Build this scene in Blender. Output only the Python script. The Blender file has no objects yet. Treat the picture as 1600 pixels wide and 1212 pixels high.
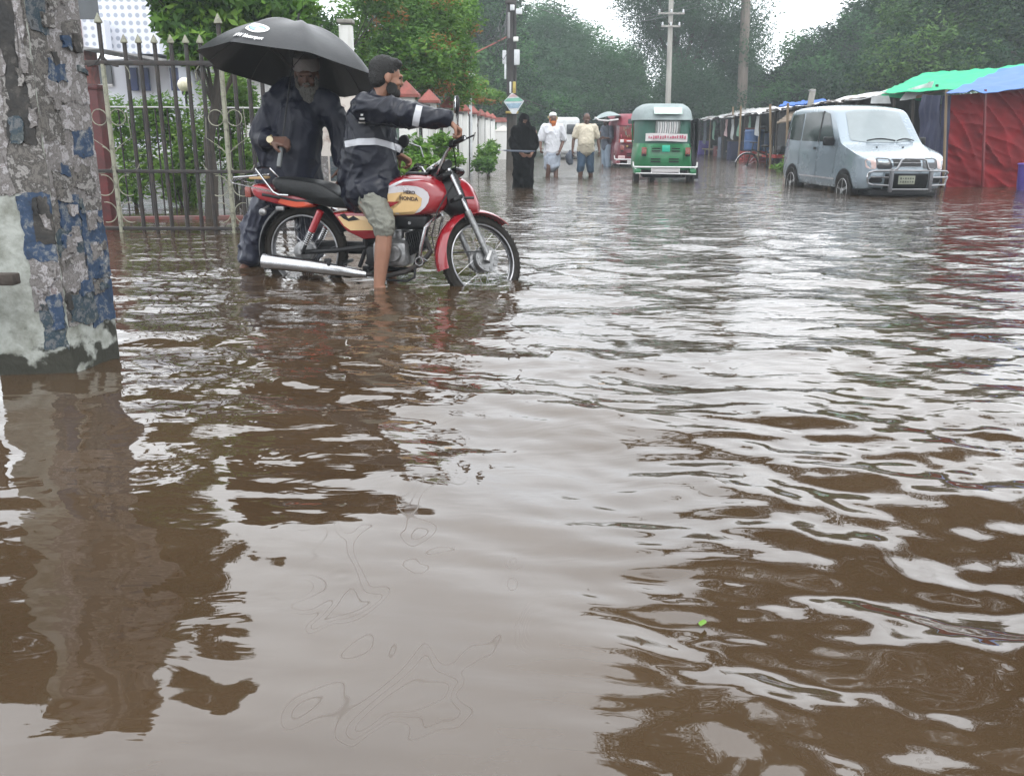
import bpy, bmesh, math, random
import numpy as np
from mathutils import Vector, Matrix, noise
R = math.radians
random.seed(7)
sc = bpy.context.scene
COL = sc.collection
# ---------------------------------------------------------------- camera
H = 1.0                     # height of the lens above the flood water (water surface is z = 0)
F = 1400.0                  # focal length in pixels of the 1600 px wide photograph
TH = math.atan(402.0/F)     # pitch down
RHO = R(0.3)
r0_ = Vector((1,0,0)); f0_ = Vector((0,math.cos(TH),-math.sin(TH))); u0_ = Vector((0,math.sin(TH),math.cos(TH)))
CR = r0_*math.cos(RHO)+u0_*math.sin(RHO); CU = u0_*math.cos(RHO)-r0_*math.sin(RHO)
cam = bpy.data.cameras.new('camera'); camo = bpy.data.objects.new('camera', cam); COL.objects.link(camo)
cam.sensor_width = 36; cam.lens = F/1600*36; cam.clip_end = 2000; cam.clip_start = .05
camo.matrix_world = Matrix(((CR.x,CU.x,-f0_.x,0),(CR.y,CU.y,-f0_.y,0),(CR.z,CU.z,-f0_.z,H),(0,0,0,1)))
sc.camera = camo
# ---------------------------------------------------------------- sky, sun, exposure
EL, AZ = R(58), R(150)
w = bpy.data.worlds.new('World'); sc.world = w; w.use_nodes = True
nt = w.node_tree; nt.nodes.clear()
sky = nt.nodes.new('ShaderNodeTexSky'); sky.sky_type = 'NISHITA'; sky.sun_disc = False
sky.sun_elevation = EL; sky.sun_rotation = AZ; sky.dust_density = 4; sky.air_density = 1.0
hs = nt.nodes.new('ShaderNodeHueSaturation'); hs.inputs['Saturation'].default_value = .12
nt.links.new(sky.outputs[0], hs.inputs['Color'])
tc = nt.nodes.new('ShaderNodeTexCoord'); cl = nt.nodes.new('ShaderNodeTexNoise'); cl.inputs['Scale'].default_value = 2.2; cl.inputs['Detail'].default_value = 5
nt.links.new(tc.outputs['Generated'], cl.inputs['Vector'])
rp = nt.nodes.new('ShaderNodeValToRGB'); rp.color_ramp.elements[0].position=.3; rp.color_ramp.elements[0].color=(11,11.6,12.4,1)
rp.color_ramp.elements[1].position=.75; rp.color_ramp.elements[1].color=(16,16.4,16.8,1)
nt.links.new(cl.outputs[0], rp.inputs[0])
mx = nt.nodes.new('ShaderNodeMix'); mx.data_type='RGBA'; mx.inputs[0].default_value=.75
nt.links.new(hs.outputs[0], mx.inputs[6]); nt.links.new(rp.outputs[0], mx.inputs[7])
bg = nt.nodes.new('ShaderNodeBackground'); bg.inputs['Strength'].default_value = .135
nt.links.new(mx.outputs[2], bg.inputs[0])
wo = nt.nodes.new('ShaderNodeOutputWorld'); nt.links.new(bg.outputs[0], wo.inputs[0])
sd = bpy.data.lights.new('sun','SUN'); sd.energy = .6; sd.angle = R(25); sd.color=(1,.97,.93)
so = bpy.data.objects.new('sun', sd); COL.objects.link(so)
# sky rotation AZ measured from +Y clockwise
sdir = Vector((math.sin(AZ)*math.cos(EL), math.cos(AZ)*math.cos(EL), math.sin(EL)))
so.rotation_euler = sdir.to_track_quat('Z','Y').to_euler()
sc.render.engine = 'CYCLES'
sc.view_settings.view_transform = 'Standard'; sc.view_settings.look='None'; sc.view_settings.exposure = 0.9; sc.view_settings.gamma = 1
sc.cycles.max_bounces = 8; sc.cycles.volume_bounces = 0; sc.cycles.transparent_max_bounces = 8
sc.cycles.caustics_reflective = False; sc.cycles.caustics_refractive = False

def ray(px, py):
    return CR*((px-800)/F) + f0_ + CU*((606-py)/F)
def P(px, py, Y):           # point seen at pixel px, py of the photograph on the upright plane at distance Y
    d = ray(px,py); t = Y/d.y
    return Vector((d.x*t, Y, H+d.z*t))
def G(px, py, z=0.0):       # point seen at pixel px, py on the level plane z
    d = ray(px,py); t = (z-H)/d.z
    return Vector((d.x*t, d.y*t, z))
# ---------------------------------------------------------------- mesh helpers
def V(*a): return Vector(a)
WR=set()                    # things whose parts are modelled in world coordinates
def setpar(o,p):
    o.parent=p
    if p.name in WR: o.matrix_parent_inverse=Matrix.Translation(-Vector(p.location))
    elif p.parent and p.parent.name in WR: o.matrix_parent_inverse=Matrix.Identity(4)
class MB:
    def __init__(s): s.v=[]; s.f=[]; s.m=[]; s.k=0
    def add(s, vs, fs):
        n=len(s.v); s.v += [tuple(v) for v in vs]; s.f += [tuple(i+n for i in f) for f in fs]; s.m += [s.k]*len(fs)
        return s
    def box(s, c, d, rot=None):
        c=Vector(c); h=Vector(d)/2
        vs=[Vector((x*h.x,y*h.y,z*h.z)) for x in(-1,1) for y in(-1,1) for z in(-1,1)]
        if rot is not None: vs=[rot@v for v in vs]
        return s.add([v+c for v in vs],[(0,1,3,2),(4,6,7,5),(0,4,5,1),(2,3,7,6),(0,2,6,4),(1,5,7,3)])
    def rbox(s, c, d, b=.01, rot=None, seg=2):
        bm=bmesh.new(); bmesh.ops.create_cube(bm,size=1)
        for v in bm.verts: v.co=Vector((v.co.x*d[0],v.co.y*d[1],v.co.z*d[2]))
        bmesh.ops.bevel(bm,geom=bm.edges[:],offset=b,segments=seg,affect='EDGES',profile=.5)
        return s.bm(bm,c,rot)
    def bm(s, bm, c=(0,0,0), rot=None):
        c=Vector(c); bm.verts.index_update()
        vs=[(rot@v.co if rot is not None else v.co)+c for v in bm.verts]
        s.add(vs,[[v.index for v in f.verts] for f in bm.faces]); bm.free(); return s
    def tube(s, pts, rad, n=8, closed=False, caps=True, flat=1.0):
        pts=[Vector(p) for p in pts]; k=len(pts)
        if not hasattr(rad,'__len__'): rad=[rad]*k
        up=None; vs=[]
        for i,p in enumerate(pts):
            if closed: t=pts[(i+1)%k]-pts[i-1]
            else: t=pts[min(i+1,k-1)]-pts[max(i-1,0)]
            t.normalize()
            if up is None: up = V(0,0,1) if abs(t.z)<.9 else V(1,0,0)
            a=(up-t*up.dot(t)).normalized(); b=t.cross(a); up=a
            for j in range(n):
                q=2*math.pi*j/n; vs.append(p+(a*math.cos(q)*flat+b*math.sin(q))*rad[i])
        fs=[]
        for i in range(k if closed else k-1):
            for j in range(n):
                i2=(i+1)%k; fs.append((i*n+j,i*n+(j+1)%n,i2*n+(j+1)%n,i2*n+j))
        if not closed and caps: fs+= [tuple(range(n-1,-1,-1)), tuple((k-1)*n+j for j in range(n))]
        return s.add(vs,fs)
    def ell(s, c, r, rot=None, nu=14, nv=9):
        if not hasattr(r,'__len__'): r=(r,r,r)
        c=Vector(c); vs=[Vector((0,0,r[2]))]
        for i in range(1,nv):
            a=math.pi*i/nv
            for j in range(nu):
                b=2*math.pi*j/nu; vs.append(Vector((r[0]*math.sin(a)*math.cos(b),r[1]*math.sin(a)*math.sin(b),r[2]*math.cos(a))))
        vs.append(Vector((0,0,-r[2])))
        if rot is not None: vs=[rot@v for v in vs]
        fs=[(0,1+j,1+(j+1)%nu) for j in range(nu)]
        for i in range(nv-2):
            for j in range(nu): fs.append((1+i*nu+j,1+(i+1)*nu+j,1+(i+1)*nu+(j+1)%nu,1+i*nu+(j+1)%nu))
        L=len(vs)-1; fs+=[(L,1+(nv-2)*nu+(j+1)%nu,1+(nv-2)*nu+j) for j in range(nu)]
        return s.add([v+c for v in vs],fs)
    def limb(s, pts, rad, n=12):
        for i,p in enumerate(pts): s.ell(p,rad[i],nu=n,nv=8)
        for i in range(len(pts)-1): s.tube([pts[i],pts[i+1]],[rad[i],rad[i+1]],n=n)
        return s
    def prism(s, poly, vec):            # flat polygon (3D points) swept along vec
        vec=Vector(vec); n=len(poly); vs=[Vector(p) for p in poly]; vs+=[v+vec for v in vs]
        return s.add(vs,[tuple(range(n-1,-1,-1)),tuple(range(n,2*n))]+[(i,(i+1)%n,n+(i+1)%n,n+i) for i in range(n)])
    def lathe(s, prof, c, axis='z', n=20, close=True):   # prof = [(r,h)]
        c=Vector(c); vs=[];k=len(prof)
        for r,h in prof:
            for j in range(n):
                q=2*math.pi*j/n; x,y=r*math.cos(q),r*math.sin(q)
                vs.append(c+ (Vector((x,y,h)) if axis=='z' else Vector((x,h,y)) if axis=='y' else Vector((h,x,y))))
        fs=[(i*n+j,i*n+(j+1)%n,(i+1)*n+(j+1)%n,(i+1)*n+j) for i in range(k-1) for j in range(n)]
        if close: fs+=[tuple(range(n-1,-1,-1)),tuple((k-1)*n+j for j in range(n))]
        return s.add(vs,fs)
    def grid(s, fn, nu, nv, th=0.0):     # fn(u,v)->point
        pts=[[Vector(fn(i/nu,j/nv)) for i in range(nu+1)] for j in range(nv+1)]
        vs=[p for r in pts for p in r]; W=nu+1
        fs=[(j*W+i,j*W+i+1,(j+1)*W+i+1,(j+1)*W+i) for j in range(nv) for i in range(nu)]
        if th:
            n=len(vs); nn=[]
            for j in range(nv+1):
                for i in range(nu+1):
                    a=pts[j][min(i+1,nu)]-pts[j][max(i-1,0)]; b=pts[min(j+1,nv)][i]-pts[max(j-1,0)][i]
                    nn.append(a.cross(b).normalized()*th)
            vs=vs+[vs[k]-nn[k] for k in range(n)]
            f2=[tuple(n+q for q in reversed(f)) for f in fs]
            bd=[j*W for j in range(nv)]+[nv*W+i for i in range(nu)]+[j*W+nu for j in range(nv,0,-1)]+[i for i in range(nu,0,-1)]
            fs=fs+f2+[(bd[k],bd[(k+1)%len(bd)],n+bd[(k+1)%len(bd)],n+bd[k]) for k in range(len(bd))]
        return s.add(vs,fs)
    def mesh(s, name):
        me=bpy.data.meshes.new(name); me.from_pydata(s.v,[],s.f); me.update(); return me
    def build(s, name, mats, parent=None, smooth=35, kind=None):
        me=s.mesh(name)
        if not isinstance(mats,(list,tuple)): mats=[mats]
        for m in mats: me.materials.append(m)
        if len(mats)>1: me.polygons.foreach_set('material_index', s.m)
        b=bmesh.new(); b.from_mesh(me); bmesh.ops.recalc_face_normals(b,faces=b.faces[:]); b.to_mesh(me); b.free()
        if smooth:
            me.polygons.foreach_set('use_smooth',[True]*len(me.polygons)); me.set_sharp_from_angle(angle=R(smooth))
        o=bpy.data.objects.new(name,me); COL.objects.link(o)
        if parent: setpar(o,parent)
        if kind: o['kind']=kind
        return o
def fuse(mb, vox, it, name, mat, parent=None, wr=0, wscale=(1,1,1), fn=None):
    me=mb.mesh('tmp'); o=bpy.data.objects.new('tmp',me); COL.objects.link(o)
    m=o.modifiers.new('r','REMESH'); m.mode='VOXEL'; m.voxel_size=vox
    if it: q=o.modifiers.new('s','SMOOTH'); q.iterations=it; q.factor=.5
    dg=bpy.context.evaluated_depsgraph_get(); n=bpy.data.meshes.new_from_object(o.evaluated_get(dg))
    bpy.data.objects.remove(o); bpy.data.meshes.remove(me); n.name=name
    n.materials.clear(); n.materials.append(mat)
    if wr or fn:
        n.update(); nr=[v.normal.copy() for v in n.vertices]
        for v,nn in zip(n.vertices,nr):
            c=v.co
            if fn: d=fn(c)
            else:
                q=Vector((c.x*wscale[0],c.y*wscale[1],c.z*wscale[2]))
                q+=Vector((noise.noise(q*.7),noise.noise(q*.7+V(9,3,1)),0))*.8
                a1=1-min(1,abs(noise.noise(q))*3.2); a2=1-min(1,abs(noise.noise(q*2.1+V(5,5,5)))*3.2)
                d=wr*(.75*a1*a1+.4*a2*a2-.35)+wr*.35*noise.noise(q*.8)
            v.co=c+nn*d
    n.polygons.foreach_set('use_smooth',[True]*len(n.polygons)); n.update()
    ob=bpy.data.objects.new(name,n); COL.objects.link(ob)
    if parent: setpar(ob,parent)
    return ob
def tag(o, label=None, cat=None, group=None, kind=None):
    if label: o['label']=label
    if cat: o['category']=cat
    if group: o['group']=group
    if kind: o['kind']=kind
    return o
def thing(name, loc, label, cat, group=None, rz=0, sc_=1, world=False):
    o=bpy.data.objects.new(name,None); COL.objects.link(o); o.empty_display_size=.1
    o.location=loc; o.rotation_euler=(0,0,rz); o.scale=(sc_,)*3
    if world: WR.add(o.name)
    return tag(o,label,cat,group)
def dup(o, loc=None, rz=None, label=None, parent=None):
    c=o.copy(); COL.objects.link(c)
    if parent: c.parent=parent
    if loc is not None: c.location=loc
    if rz is not None: c.rotation_euler=(0,0,rz)
    if label: c['label']=label
    for ch in list(o.children): dup(ch,parent=c)
    return c
def text_mb(txt, size, bold=0.0):
    cu=bpy.data.curves.new('t','FONT'); cu.body=txt; cu.size=size; cu.align_x='CENTER'; cu.align_y='CENTER'; cu.offset=bold; cu.resolution_u=3
    o=bpy.data.objects.new('t',cu); COL.objects.link(o)
    dg=bpy.context.evaluated_depsgraph_get(); me=bpy.data.meshes.new_from_object(o.evaluated_get(dg))
    bpy.data.objects.remove(o)
    m=MB(); m.add([v.co for v in me.vertices],[tuple(p.vertices) for p in me.polygons]); bpy.data.meshes.remove(me); return m
def place_text(txt,size,fn,name,mat,parent,bold=0.0,th=None):
    m=text_mb(txt,size,bold); m.v=[tuple(fn(v[0],v[1])) for v in m.v]
    return m.build(name,mat,parent,smooth=0)
# ---------------------------------------------------------------- materials
def nodes(name):
    m=bpy.data.materials.new(name); m.use_nodes=True; t=m.node_tree; return m,t,t.nodes['Principled BSDF']
def c4(c): return (c[0],c[1],c[2],1)
def mat(name, col, rough=.55, metal=0., var=.3, scale=6., bump=.15, bscale=30., col2=None, spec=.5, coat=0., streak=False, lo=.35, hi=.7, trans=0., alpha=1., fold=0.):
    m,t,b=nodes(name); N=t.nodes; L=t.links
    tc=N.new('ShaderNodeTexCoord'); mp=N.new('ShaderNodeMapping'); L.new(tc.outputs['Object'],mp.inputs[0])
    if streak: mp.inputs['Scale'].default_value=(1,1,.12)
    n1=N.new('ShaderNodeTexNoise'); n1.inputs['Scale'].default_value=scale; n1.inputs['Detail'].default_value=7; n1.inputs['Roughness'].default_value=.65
    L.new(mp.outputs[0],n1.inputs['Vector'])
    r=N.new('ShaderNodeValToRGB'); r.color_ramp.elements[0].position=lo; r.color_ramp.elements[1].position=hi
    r.color_ramp.elements[0].color=c4(col2 if col2 else tuple(x*(1-var) for x in col)); r.color_ramp.elements[1].color=c4(col)
    L.new(n1.outputs[0],r.inputs[0]); L.new(r.outputs[0],b.inputs['Base Color'])
    b.inputs['Metallic'].default_value=metal; b.inputs['Specular IOR Level'].default_value=spec
    b.inputs['Coat Weight'].default_value=coat; b.inputs['Coat Roughness'].default_value=.08
    b.inputs['Transmission Weight'].default_value=trans; b.inputs['Alpha'].default_value=alpha
    mr=N.new('ShaderNodeMapRange'); mr.inputs[3].default_value=max(.02,rough-.12); mr.inputs[4].default_value=min(1,rough+.12)
    L.new(n1.outputs[0],mr.inputs[0]); L.new(mr.outputs[0],b.inputs['Roughness'])
    if bump:
        n2=N.new('ShaderNodeTexNoise'); n2.inputs['Scale'].default_value=bscale; n2.inputs['Detail'].default_value=5
        L.new(tc.outputs['Object'],n2.inputs['Vector']); n2.inputs['Distortion'].default_value=fold; 
        if fold: n2.inputs['Detail'].default_value=2.5
        bp=N.new('ShaderNodeBump'); bp.inputs['Strength'].default_value=bump; bp.inputs['Distance'].default_value=.035 if fold else .02
        L.new(n2.outputs[0],bp.inputs['Height']); L.new(bp.outputs[0],b.inputs['Normal'])
    return m
def leafmat(name, a, b_, c, scale=.5, isl=.45, tl=.3):
    m,t,b=nodes(name); N=t.nodes; L=t.links
    g=N.new('ShaderNodeNewGeometry'); tc=N.new('ShaderNodeTexCoord'); n1=N.new('ShaderNodeTexNoise'); n1.inputs['Scale'].default_value=scale; n1.inputs['Detail'].default_value=3
    L.new(tc.outputs['Object'],n1.inputs['Vector'])
    ad=N.new('ShaderNodeMath'); ad.operation='MULTIPLY_ADD'; L.new(g.outputs['Random Per Island'],ad.inputs[0]); ad.inputs[1].default_value=isl
    sb=N.new('ShaderNodeMath'); sb.operation='MULTIPLY_ADD'; L.new(n1.outputs[0],sb.inputs[0]); sb.inputs[1].default_value=1.3; sb.inputs[2].default_value=-.15-isl/2
    L.new(sb.outputs[0],ad.inputs[2])
    r=N.new('ShaderNodeValToRGB'); e=r.color_ramp.elements; e[0].position=.12; e[0].color=c4(a); e[1].position=.92; e[1].color=c4(c)
    q=e.new(.55); q.color=c4(b_); L.new(ad.outputs[0],r.inputs[0]); L.new(r.outputs[0],b.inputs['Base Color'])
    b.inputs['Roughness'].default_value=.55; b.inputs['Specular IOR Level'].default_value=.28
    tr=N.new('ShaderNodeBsdfTranslucent'); L.new(r.outputs[0],tr.inputs[0]); mx=N.new('ShaderNodeMixShader'); mx.inputs[0].default_value=tl
    o=N['Material Output']; L.new(b.outputs[0],mx.inputs[1]); L.new(tr.outputs[0],mx.inputs[2]); L.new(mx.outputs[0],o.inputs[0])
    return m
K={}
def mk(k,*a,**d): K[k]=mat(k,*a,**d)
mk('steel_dark',(.011,.009,.008),.6,.0,col2=(.03,.018,.013),scale=14,lo=.3,hi=.55)
mk('cream_paint',(.22,.22,.165),.6,col2=(.06,.055,.04),scale=18,lo=.3,hi=.5)
mk('chrome',(.48,.48,.49),.2,1.,var=.25,bump=.02,scale=20)
mk('rim_steel',(.30,.30,.31),.35,1.,var=.3,scale=25)
mk('alu',(.30,.30,.30),.42,.8,var=.5,scale=25)
mk('black_metal',(.006,.006,.007),.45,.0,var=.3,spec=.3)
mk('rubber',(.006,.0055,.005),.7,col2=(.016,.013,.010),scale=12,bump=.3,bscale=60,spec=.2)
mk('red_paint',(.24,.005,.012),.22,coat=.8,var=.25,bump=.02,scale=5)
mk('cream_decal',(.55,.37,.17),.3,coat=.5,var=.15,bump=.02)
mk('silver_decal',(.55,.53,.55),.3,coat=.5,var=.15,bump=.02,metal=.3)
mk('seat_vinyl',(.006,.0065,.007),.45,spec=.3,bump=.15,bscale=60,var=.3)
mk('dark_red',(.16,.01,.012),.35,var=.3,coat=.3)
mk('clear_dark',(.02,.02,.022),.12,var=.1,bump=0)
mk('mirror_glass',(.6,.63,.65),.05,1.,var=.1,bump=0)
mk('skin',(.25,.125,.08),.5,var=.25,bump=.12,bscale=120,spec=.4)
mk('skin_dark',(.11,.055,.038),.5,var=.25,bump=.12,bscale=120,spec=.4)  # skin tone lowered to hold the umbrella's shade on the old man's face
mk('hair',(.004,.0035,.003),.6,bump=.8,bscale=160,var=.3)
mk('raincoat',(.0035,.005,.0135),.34,bump=.5,bscale=5,fold=1.2,var=.3,spec=.28)
mk('raincoat_blue',(.0085,.010,.021),.5,spec=.25,bump=.55,bscale=4.5,fold=1.2,var=.35)
mk('umbrella_cloth',(.004,.005,.0068),.42,bump=.08,bscale=90,var=.25,spec=.42)
mk('shorts_cloth',(.17,.172,.145),.85,bump=.7,bscale=12,fold=1.,var=.35)
mk('reflective',(.42,.43,.46),.4,bump=.1,var=.2)
mk('white_print',(.75,.75,.75),.6,var=.15,bump=0)
mk('ink_dark',(.03,.015,.012),.5,var=.1,bump=0)
mk('white_cloth',(.62,.63,.67),.85,bump=.8,bscale=7,fold=1.2,var=.15)
mk('lungi_cloth',(.42,.47,.56),.85,bump=.4,bscale=16,var=.3)
mk('cream_cloth',(.58,.52,.41),.85,bump=.8,bscale=7,fold=1.2,var=.2,scale=20)
mk('denim',(.045,.085,.14),.85,bump=.3,bscale=40,var=.4)
mk('black_cloth',(.002,.002,.0026),.95,bump=.35,bscale=18,var=.3,spec=.1)
mk('orange_beard',(.55,.16,.04),.8,bump=.8,bscale=90,var=.4)
mk('grey_beard',(.14,.135,.12),.85,bump=.8,bscale=90,var=.45)  # beard grey darkened in the colour for the umbrella's shade
mk('pink_cloth',(.45,.12,.13),.85,var=.3)
mk('grey_cloth',(.12,.14,.18),.85,var=.4,bump=.3)
mk('white_wall',(.62,.62,.60),.8,col2=(.30,.30,.27),scale=3,lo=.28,hi=.5,bump=.25,streak=True)
mk('mossy_wall',(.30,.315,.29),.8,col2=(.12,.125,.10),scale=7,lo=.34,hi=.56,bump=.3)
mk('red_cap',(.26,.075,.06),.8,col2=(.15,.055,.045),scale=8,lo=.35,hi=.6,bump=.3)
mk('maroon',(.13,.02,.02),.6,col2=(.06,.015,.015),scale=6)
mk('red_kerb',(.17,.05,.045),.7,col2=(.12,.09,.08),scale=5,lo=.4,hi=.6)
mk('concrete',(.34,.33,.30),.85,col2=(.19,.18,.16),scale=7,lo=.3,hi=.6,bump=.4,streak=True)
mk('pole_brown',(.24,.20,.17),.85,col2=(.13,.11,.09),scale=5,bump=.3,streak=True)
mk('pole_dark',(.045,.04,.038),.8,var=.5)
mk('bark',(.06,.05,.04),.9,var=.5,bump=.8,bscale=12,streak=True)
mk('bamboo',(.24,.17,.10),.7,var=.4,streak=True)
mk('green_auto',(.012,.19,.065),.32,coat=.4,var=.3,scale=5,bump=.04)
mk('green_canvas',(.030,.115,.085),.6,var=.3,bump=.25,bscale=10)
mk('grey_canvas',(.24,.29,.29),.6,var=.25,bump=.2,bscale=10)
mk('maroon_auto',(.16,.008,.022),.3,coat=.4,var=.3,bump=.04)
mk('maroon_canvas',(.20,.012,.03),.5,var=.4,bump=.3,bscale=8)
mk('banner_white',(.62,.60,.60),.6,var=.15,bump=.1)
mk('pink_ink',(.50,.12,.18),.6,var=.2,bump=0)
mk('teal_plate',(.02,.42,.28),.5,var=.1,bump=0)
mk('tail_light',(.30,.07,.05),.25,var=.5,scale=60,bump=.1,coat=.5)
mk('white_paint',(.62,.62,.62),.35,var=.3,scale=12,col2=(.35,.33,.3),lo=.3,hi=.42)
mk('van_paint',(.235,.285,.325),.26,metal=.3,var=.05,coat=.7,bump=.015,scale=2)
mk('van_glass',(.022,.032,.030),.07,var=.1,bump=0,spec=.5)
mk('windscreen',(.22,.26,.27),.08,var=.2,scale=1.2,bump=0,spec=.9)  # pale base colour stands in for sky reflected in the glass
mk('headlamp_glass',(.55,.55,.56),.08,var=.3,scale=20,bump=.1,bscale=60,coat=1)
mk('indicator',(.62,.45,.42),.15,var=.3,coat=1)
mk('tarp_green',(.02,.40,.19),.65,spec=.25,var=.2,bump=.3,bscale=4,scale=3)
mk('tarp_blue',(.03,.12,.42),.65,spec=.25,var=.25,bump=.3,bscale=4,scale=3)
mk('tarp_lightblue',(.09,.18,.42),.65,spec=.25,var=.2,bump=.3,bscale=4,scale=3)
mk('tarp_red',(.20,.006,.010),.7,var=.45,bump=.5,bscale=3,scale=2.5,spec=.2)
mk('tarp_navy',(.012,.016,.06),.6,var=.3,bump=.3)
mk('tarp_black',(.012,.012,.014),.6,var=.3,bump=.6,bscale=5)
mk('tarp_white',(.5,.52,.52),.5,var=.3,bump=.5,bscale=6)
mk('tin_roof',(.55,.56,.57),.45,metal=.2,col2=(.22,.17,.14),scale=3,lo=.38,hi=.52,bump=.3)
mk('wood_dark',(.05,.038,.03),.8,var=.5,bump=.4,streak=True)
mk('wood_pale',(.28,.22,.16),.8,var=.4,bump=.4)
mk('drum_blue',(.03,.09,.24),.4,var=.3,scale=6)
mk('crate_red',(.34,.03,.025),.5,var=.4,scale=8)
mk('yellow_cloth',(.42,.30,.10),.8,var=.5,scale=10)
mk('green_cloth',(.16,.30,.22),.8,var=.4)
mk('violet',(.10,.06,.33),.5,var=.3)
mk('sign_white',(.62,.64,.66),.5,var=.25,scale=12)
mk('sign_blue',(.28,.40,.50),.5,var=.4,scale=14)
mk('sign_green',(.18,.45,.33),.5,var=.3)
mk('sign_pink',(.60,.42,.42),.5,var=.3)
mk('sign_yellow',(.46,.36,.08),.5,var=.4)
mk('dull_yellow',(.33,.27,.13),.7,var=.4,scale=14)
mk('lamp_white',(.75,.75,.72),.3,var=.1,bump=0)
mk('globe',(.72,.66,.50),.3,var=.1,bump=0)
mk('window_dark',(.05,.055,.06),.15,var=.3,bump=0)
mk('blue_frame',(.02,.04,.15),.4,var=.3)
mk('grey_wall',(.30,.30,.30),.8,var=.3,scale=4)
mk('wire',(.02,.02,.022),.5,var=.1,bump=0)
mk('blossom',(.42,.07,.03),.5,var=.4)
mk('gold',(.62,.48,.22),.3,.7,var=.2,bump=0)
# ================================================================= SETTING
# ---- ground under the flood
def ground_z(x,y): return -.12-.16*max(0,min(1,(y-7)/8))-.02*math.sin(x*.7)*math.cos(y*.5)
g=MB(); g.grid(lambda u,v:(lambda x,y:(x,y,ground_z(x,y) if y>-20 else -.3))(-300+600*u, -60+660*v**1.5),60,90)
g.build('ground',mat('mud',(.10,.075,.05),.9,bump=.4,bscale=3),kind='structure')
# ---- water: real wave geometry
rng=np.random.default_rng(11)
def waves(X,Y,dY):
    Z=np.zeros_like(X)
    # roughness of the surface over the street: calm pool near the lens on the left, choppy on the right and further out
    edge=.10+.10*np.sin(Y*2.3)+.05*np.sin(Y*5.1+1)
    right=1/(1+np.exp(-(X-edge-.12)*9))
    far=1/(1+np.exp(-(Y-2.75-.2*np.sin(X*1.7))*2.8))
    rough=np.clip(.26+.85*right+.72*far,0,1.25)
    rough*=.80+.35*np.sin(X*.9+1.3*np.sin(Y*.6))*np.sin(Y*.8+X*.4)
    wx=X+.10*np.sin(1.9*Y+.7*X)+.05*np.sin(4.3*X-2*Y); wy=Y+.12*np.sin(1.4*X+.5)+.05*np.sin(3.7*Y+1.2*X)
    for (n,l0,l1,sl,base) in ((16,.9,2.6,.024,.45),(34,.28,.95,.082,0),(46,.09,.27,.078,0)):
        for i in range(n):
            lam=l0*(l1/l0)**rng.random(); k=2*math.pi/lam
            th=rng.normal(math.pi/2-.25,.62); ph=rng.random()*6.283
            a=sl/k*math.sqrt(2.0/n)*1.25
            att=np.clip((lam-2.2*dY)/(1.5*dY+1e-6),0,1)
            r=np.clip(rough+base,0,1) if base else rough
            # patches of each wave train
            env=.55+.45*np.sin(X*(.5+rng.random()*1.3)+rng.random()*6)*np.sin(Y*(.4+rng.random()*1.1)+rng.random()*6)
            p=k*(math.cos(th)*wx+math.sin(th)*wy)+ph
            Z+=a*r*att*env*(np.sin(p)+.18*np.sin(2*p+.6))
    return Z
def rings(X,Y):
    Z=np.zeros_like(X)
    for (px,py,lam,a,R0) in ((225,745,.034,.0026,.10),(268,728,.034,.0024,.085),(430,705,.036,.0020,.10),(415,730,.03,.0016,.07),(1590,700,.05,.002,.2),(700,1120,.03,.0003,.06),(535,905,.03,.0006,.05)):
        c=G(px,py); d=np.hypot(X-c.x,Y-c.y); Z+=a*np.sin(2*math.pi*d/lam)*np.exp(-(d/R0)**2*1.6)
    # rings and wakes round everything that stands in the water
    for (x,y,r0,a,lam) in WAKES:
        d=np.hypot(X-x,Y-y); Z+=a*np.sin(2*math.pi*(d-r0)/lam)*np.exp(-np.clip(d-r0,0,None)/(2.2*lam))*(d>r0*.5)
    return Z
WAKES=[]
for (px,py,r0,a,lam) in ((592,452,.05,.004,.13),(432,432,.06,.003,.12),(745,440,.07,.004,.13),(800,438,.05,.003,.12),(387,420,.05,.003,.12),
    (820,293,.2,.012,.35),(862,275,.1,.01,.3),(915,274,.1,.01,.3),(1038,285,.6,.02,.5),(985,262,.6,.02,.5),(1313,300,.25,.012,.35),(1243,290,.25,.01,.35),(1400,300,.3,.01,.35)):
    q=G(px,py); WAKES.append((q.x,q.y,r0,a,lam))
rows=[-8,-4,-1.5,0,.5]
v=1290
while v>222:
    rows.append(G(800,v).y); v-= 1.9 if v<620 else 2.6
y=rows[-1]
while y<420: y*=1.08; rows.append(y)
rows=np.array(rows); nc=560
U=np.linspace(-1,1,nc); 
half=np.clip(np.abs(rows),1,None)*.86+1.6
XX=half[:,None]*U[None,:]; YY=np.repeat(rows[:,None],nc,1)
dy=np.gradient(rows); dx=2*half/nc; DD=np.repeat(np.maximum(dy,dx)[:,None],nc,1)
ZZ=(waves(XX,YY,DD)+rings(XX,YY)*np.clip(1-DD/.25,0,1))
me=bpy.data.meshes.new('flood_water'); nr=len(rows)
co=np.stack([XX,YY,ZZ],-1).reshape(-1,3).astype(np.float32)
idx=np.arange(nr*nc).reshape(nr,nc); fq=np.stack([idx[:-1,:-1],idx[:-1,1:],idx[1:,1:],idx[1:,:-1]],-1).reshape(-1,4)
me.vertices.add(len(co)); me.vertices.foreach_set('co',co.ravel()); me.loops.add(fq.size); me.loops.foreach_set('vertex_index',fq.ravel().astype(np.int32))
me.polygons.add(len(fq)); me.polygons.foreach_set('loop_start',np.arange(0,fq.size,4,dtype=np.int32)); me.polygons.foreach_set('loop_total',np.full(len(fq),4,dtype=np.int32))
me.update(calc_edges=True); me.polygons.foreach_set('use_smooth',[True]*len(fq))
wat=bpy.data.objects.new('flood_water',me); COL.objects.link(wat); wat['kind']='structure'
m,t,b=nodes('flood_water'); N=t.nodes; L=t.links
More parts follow.
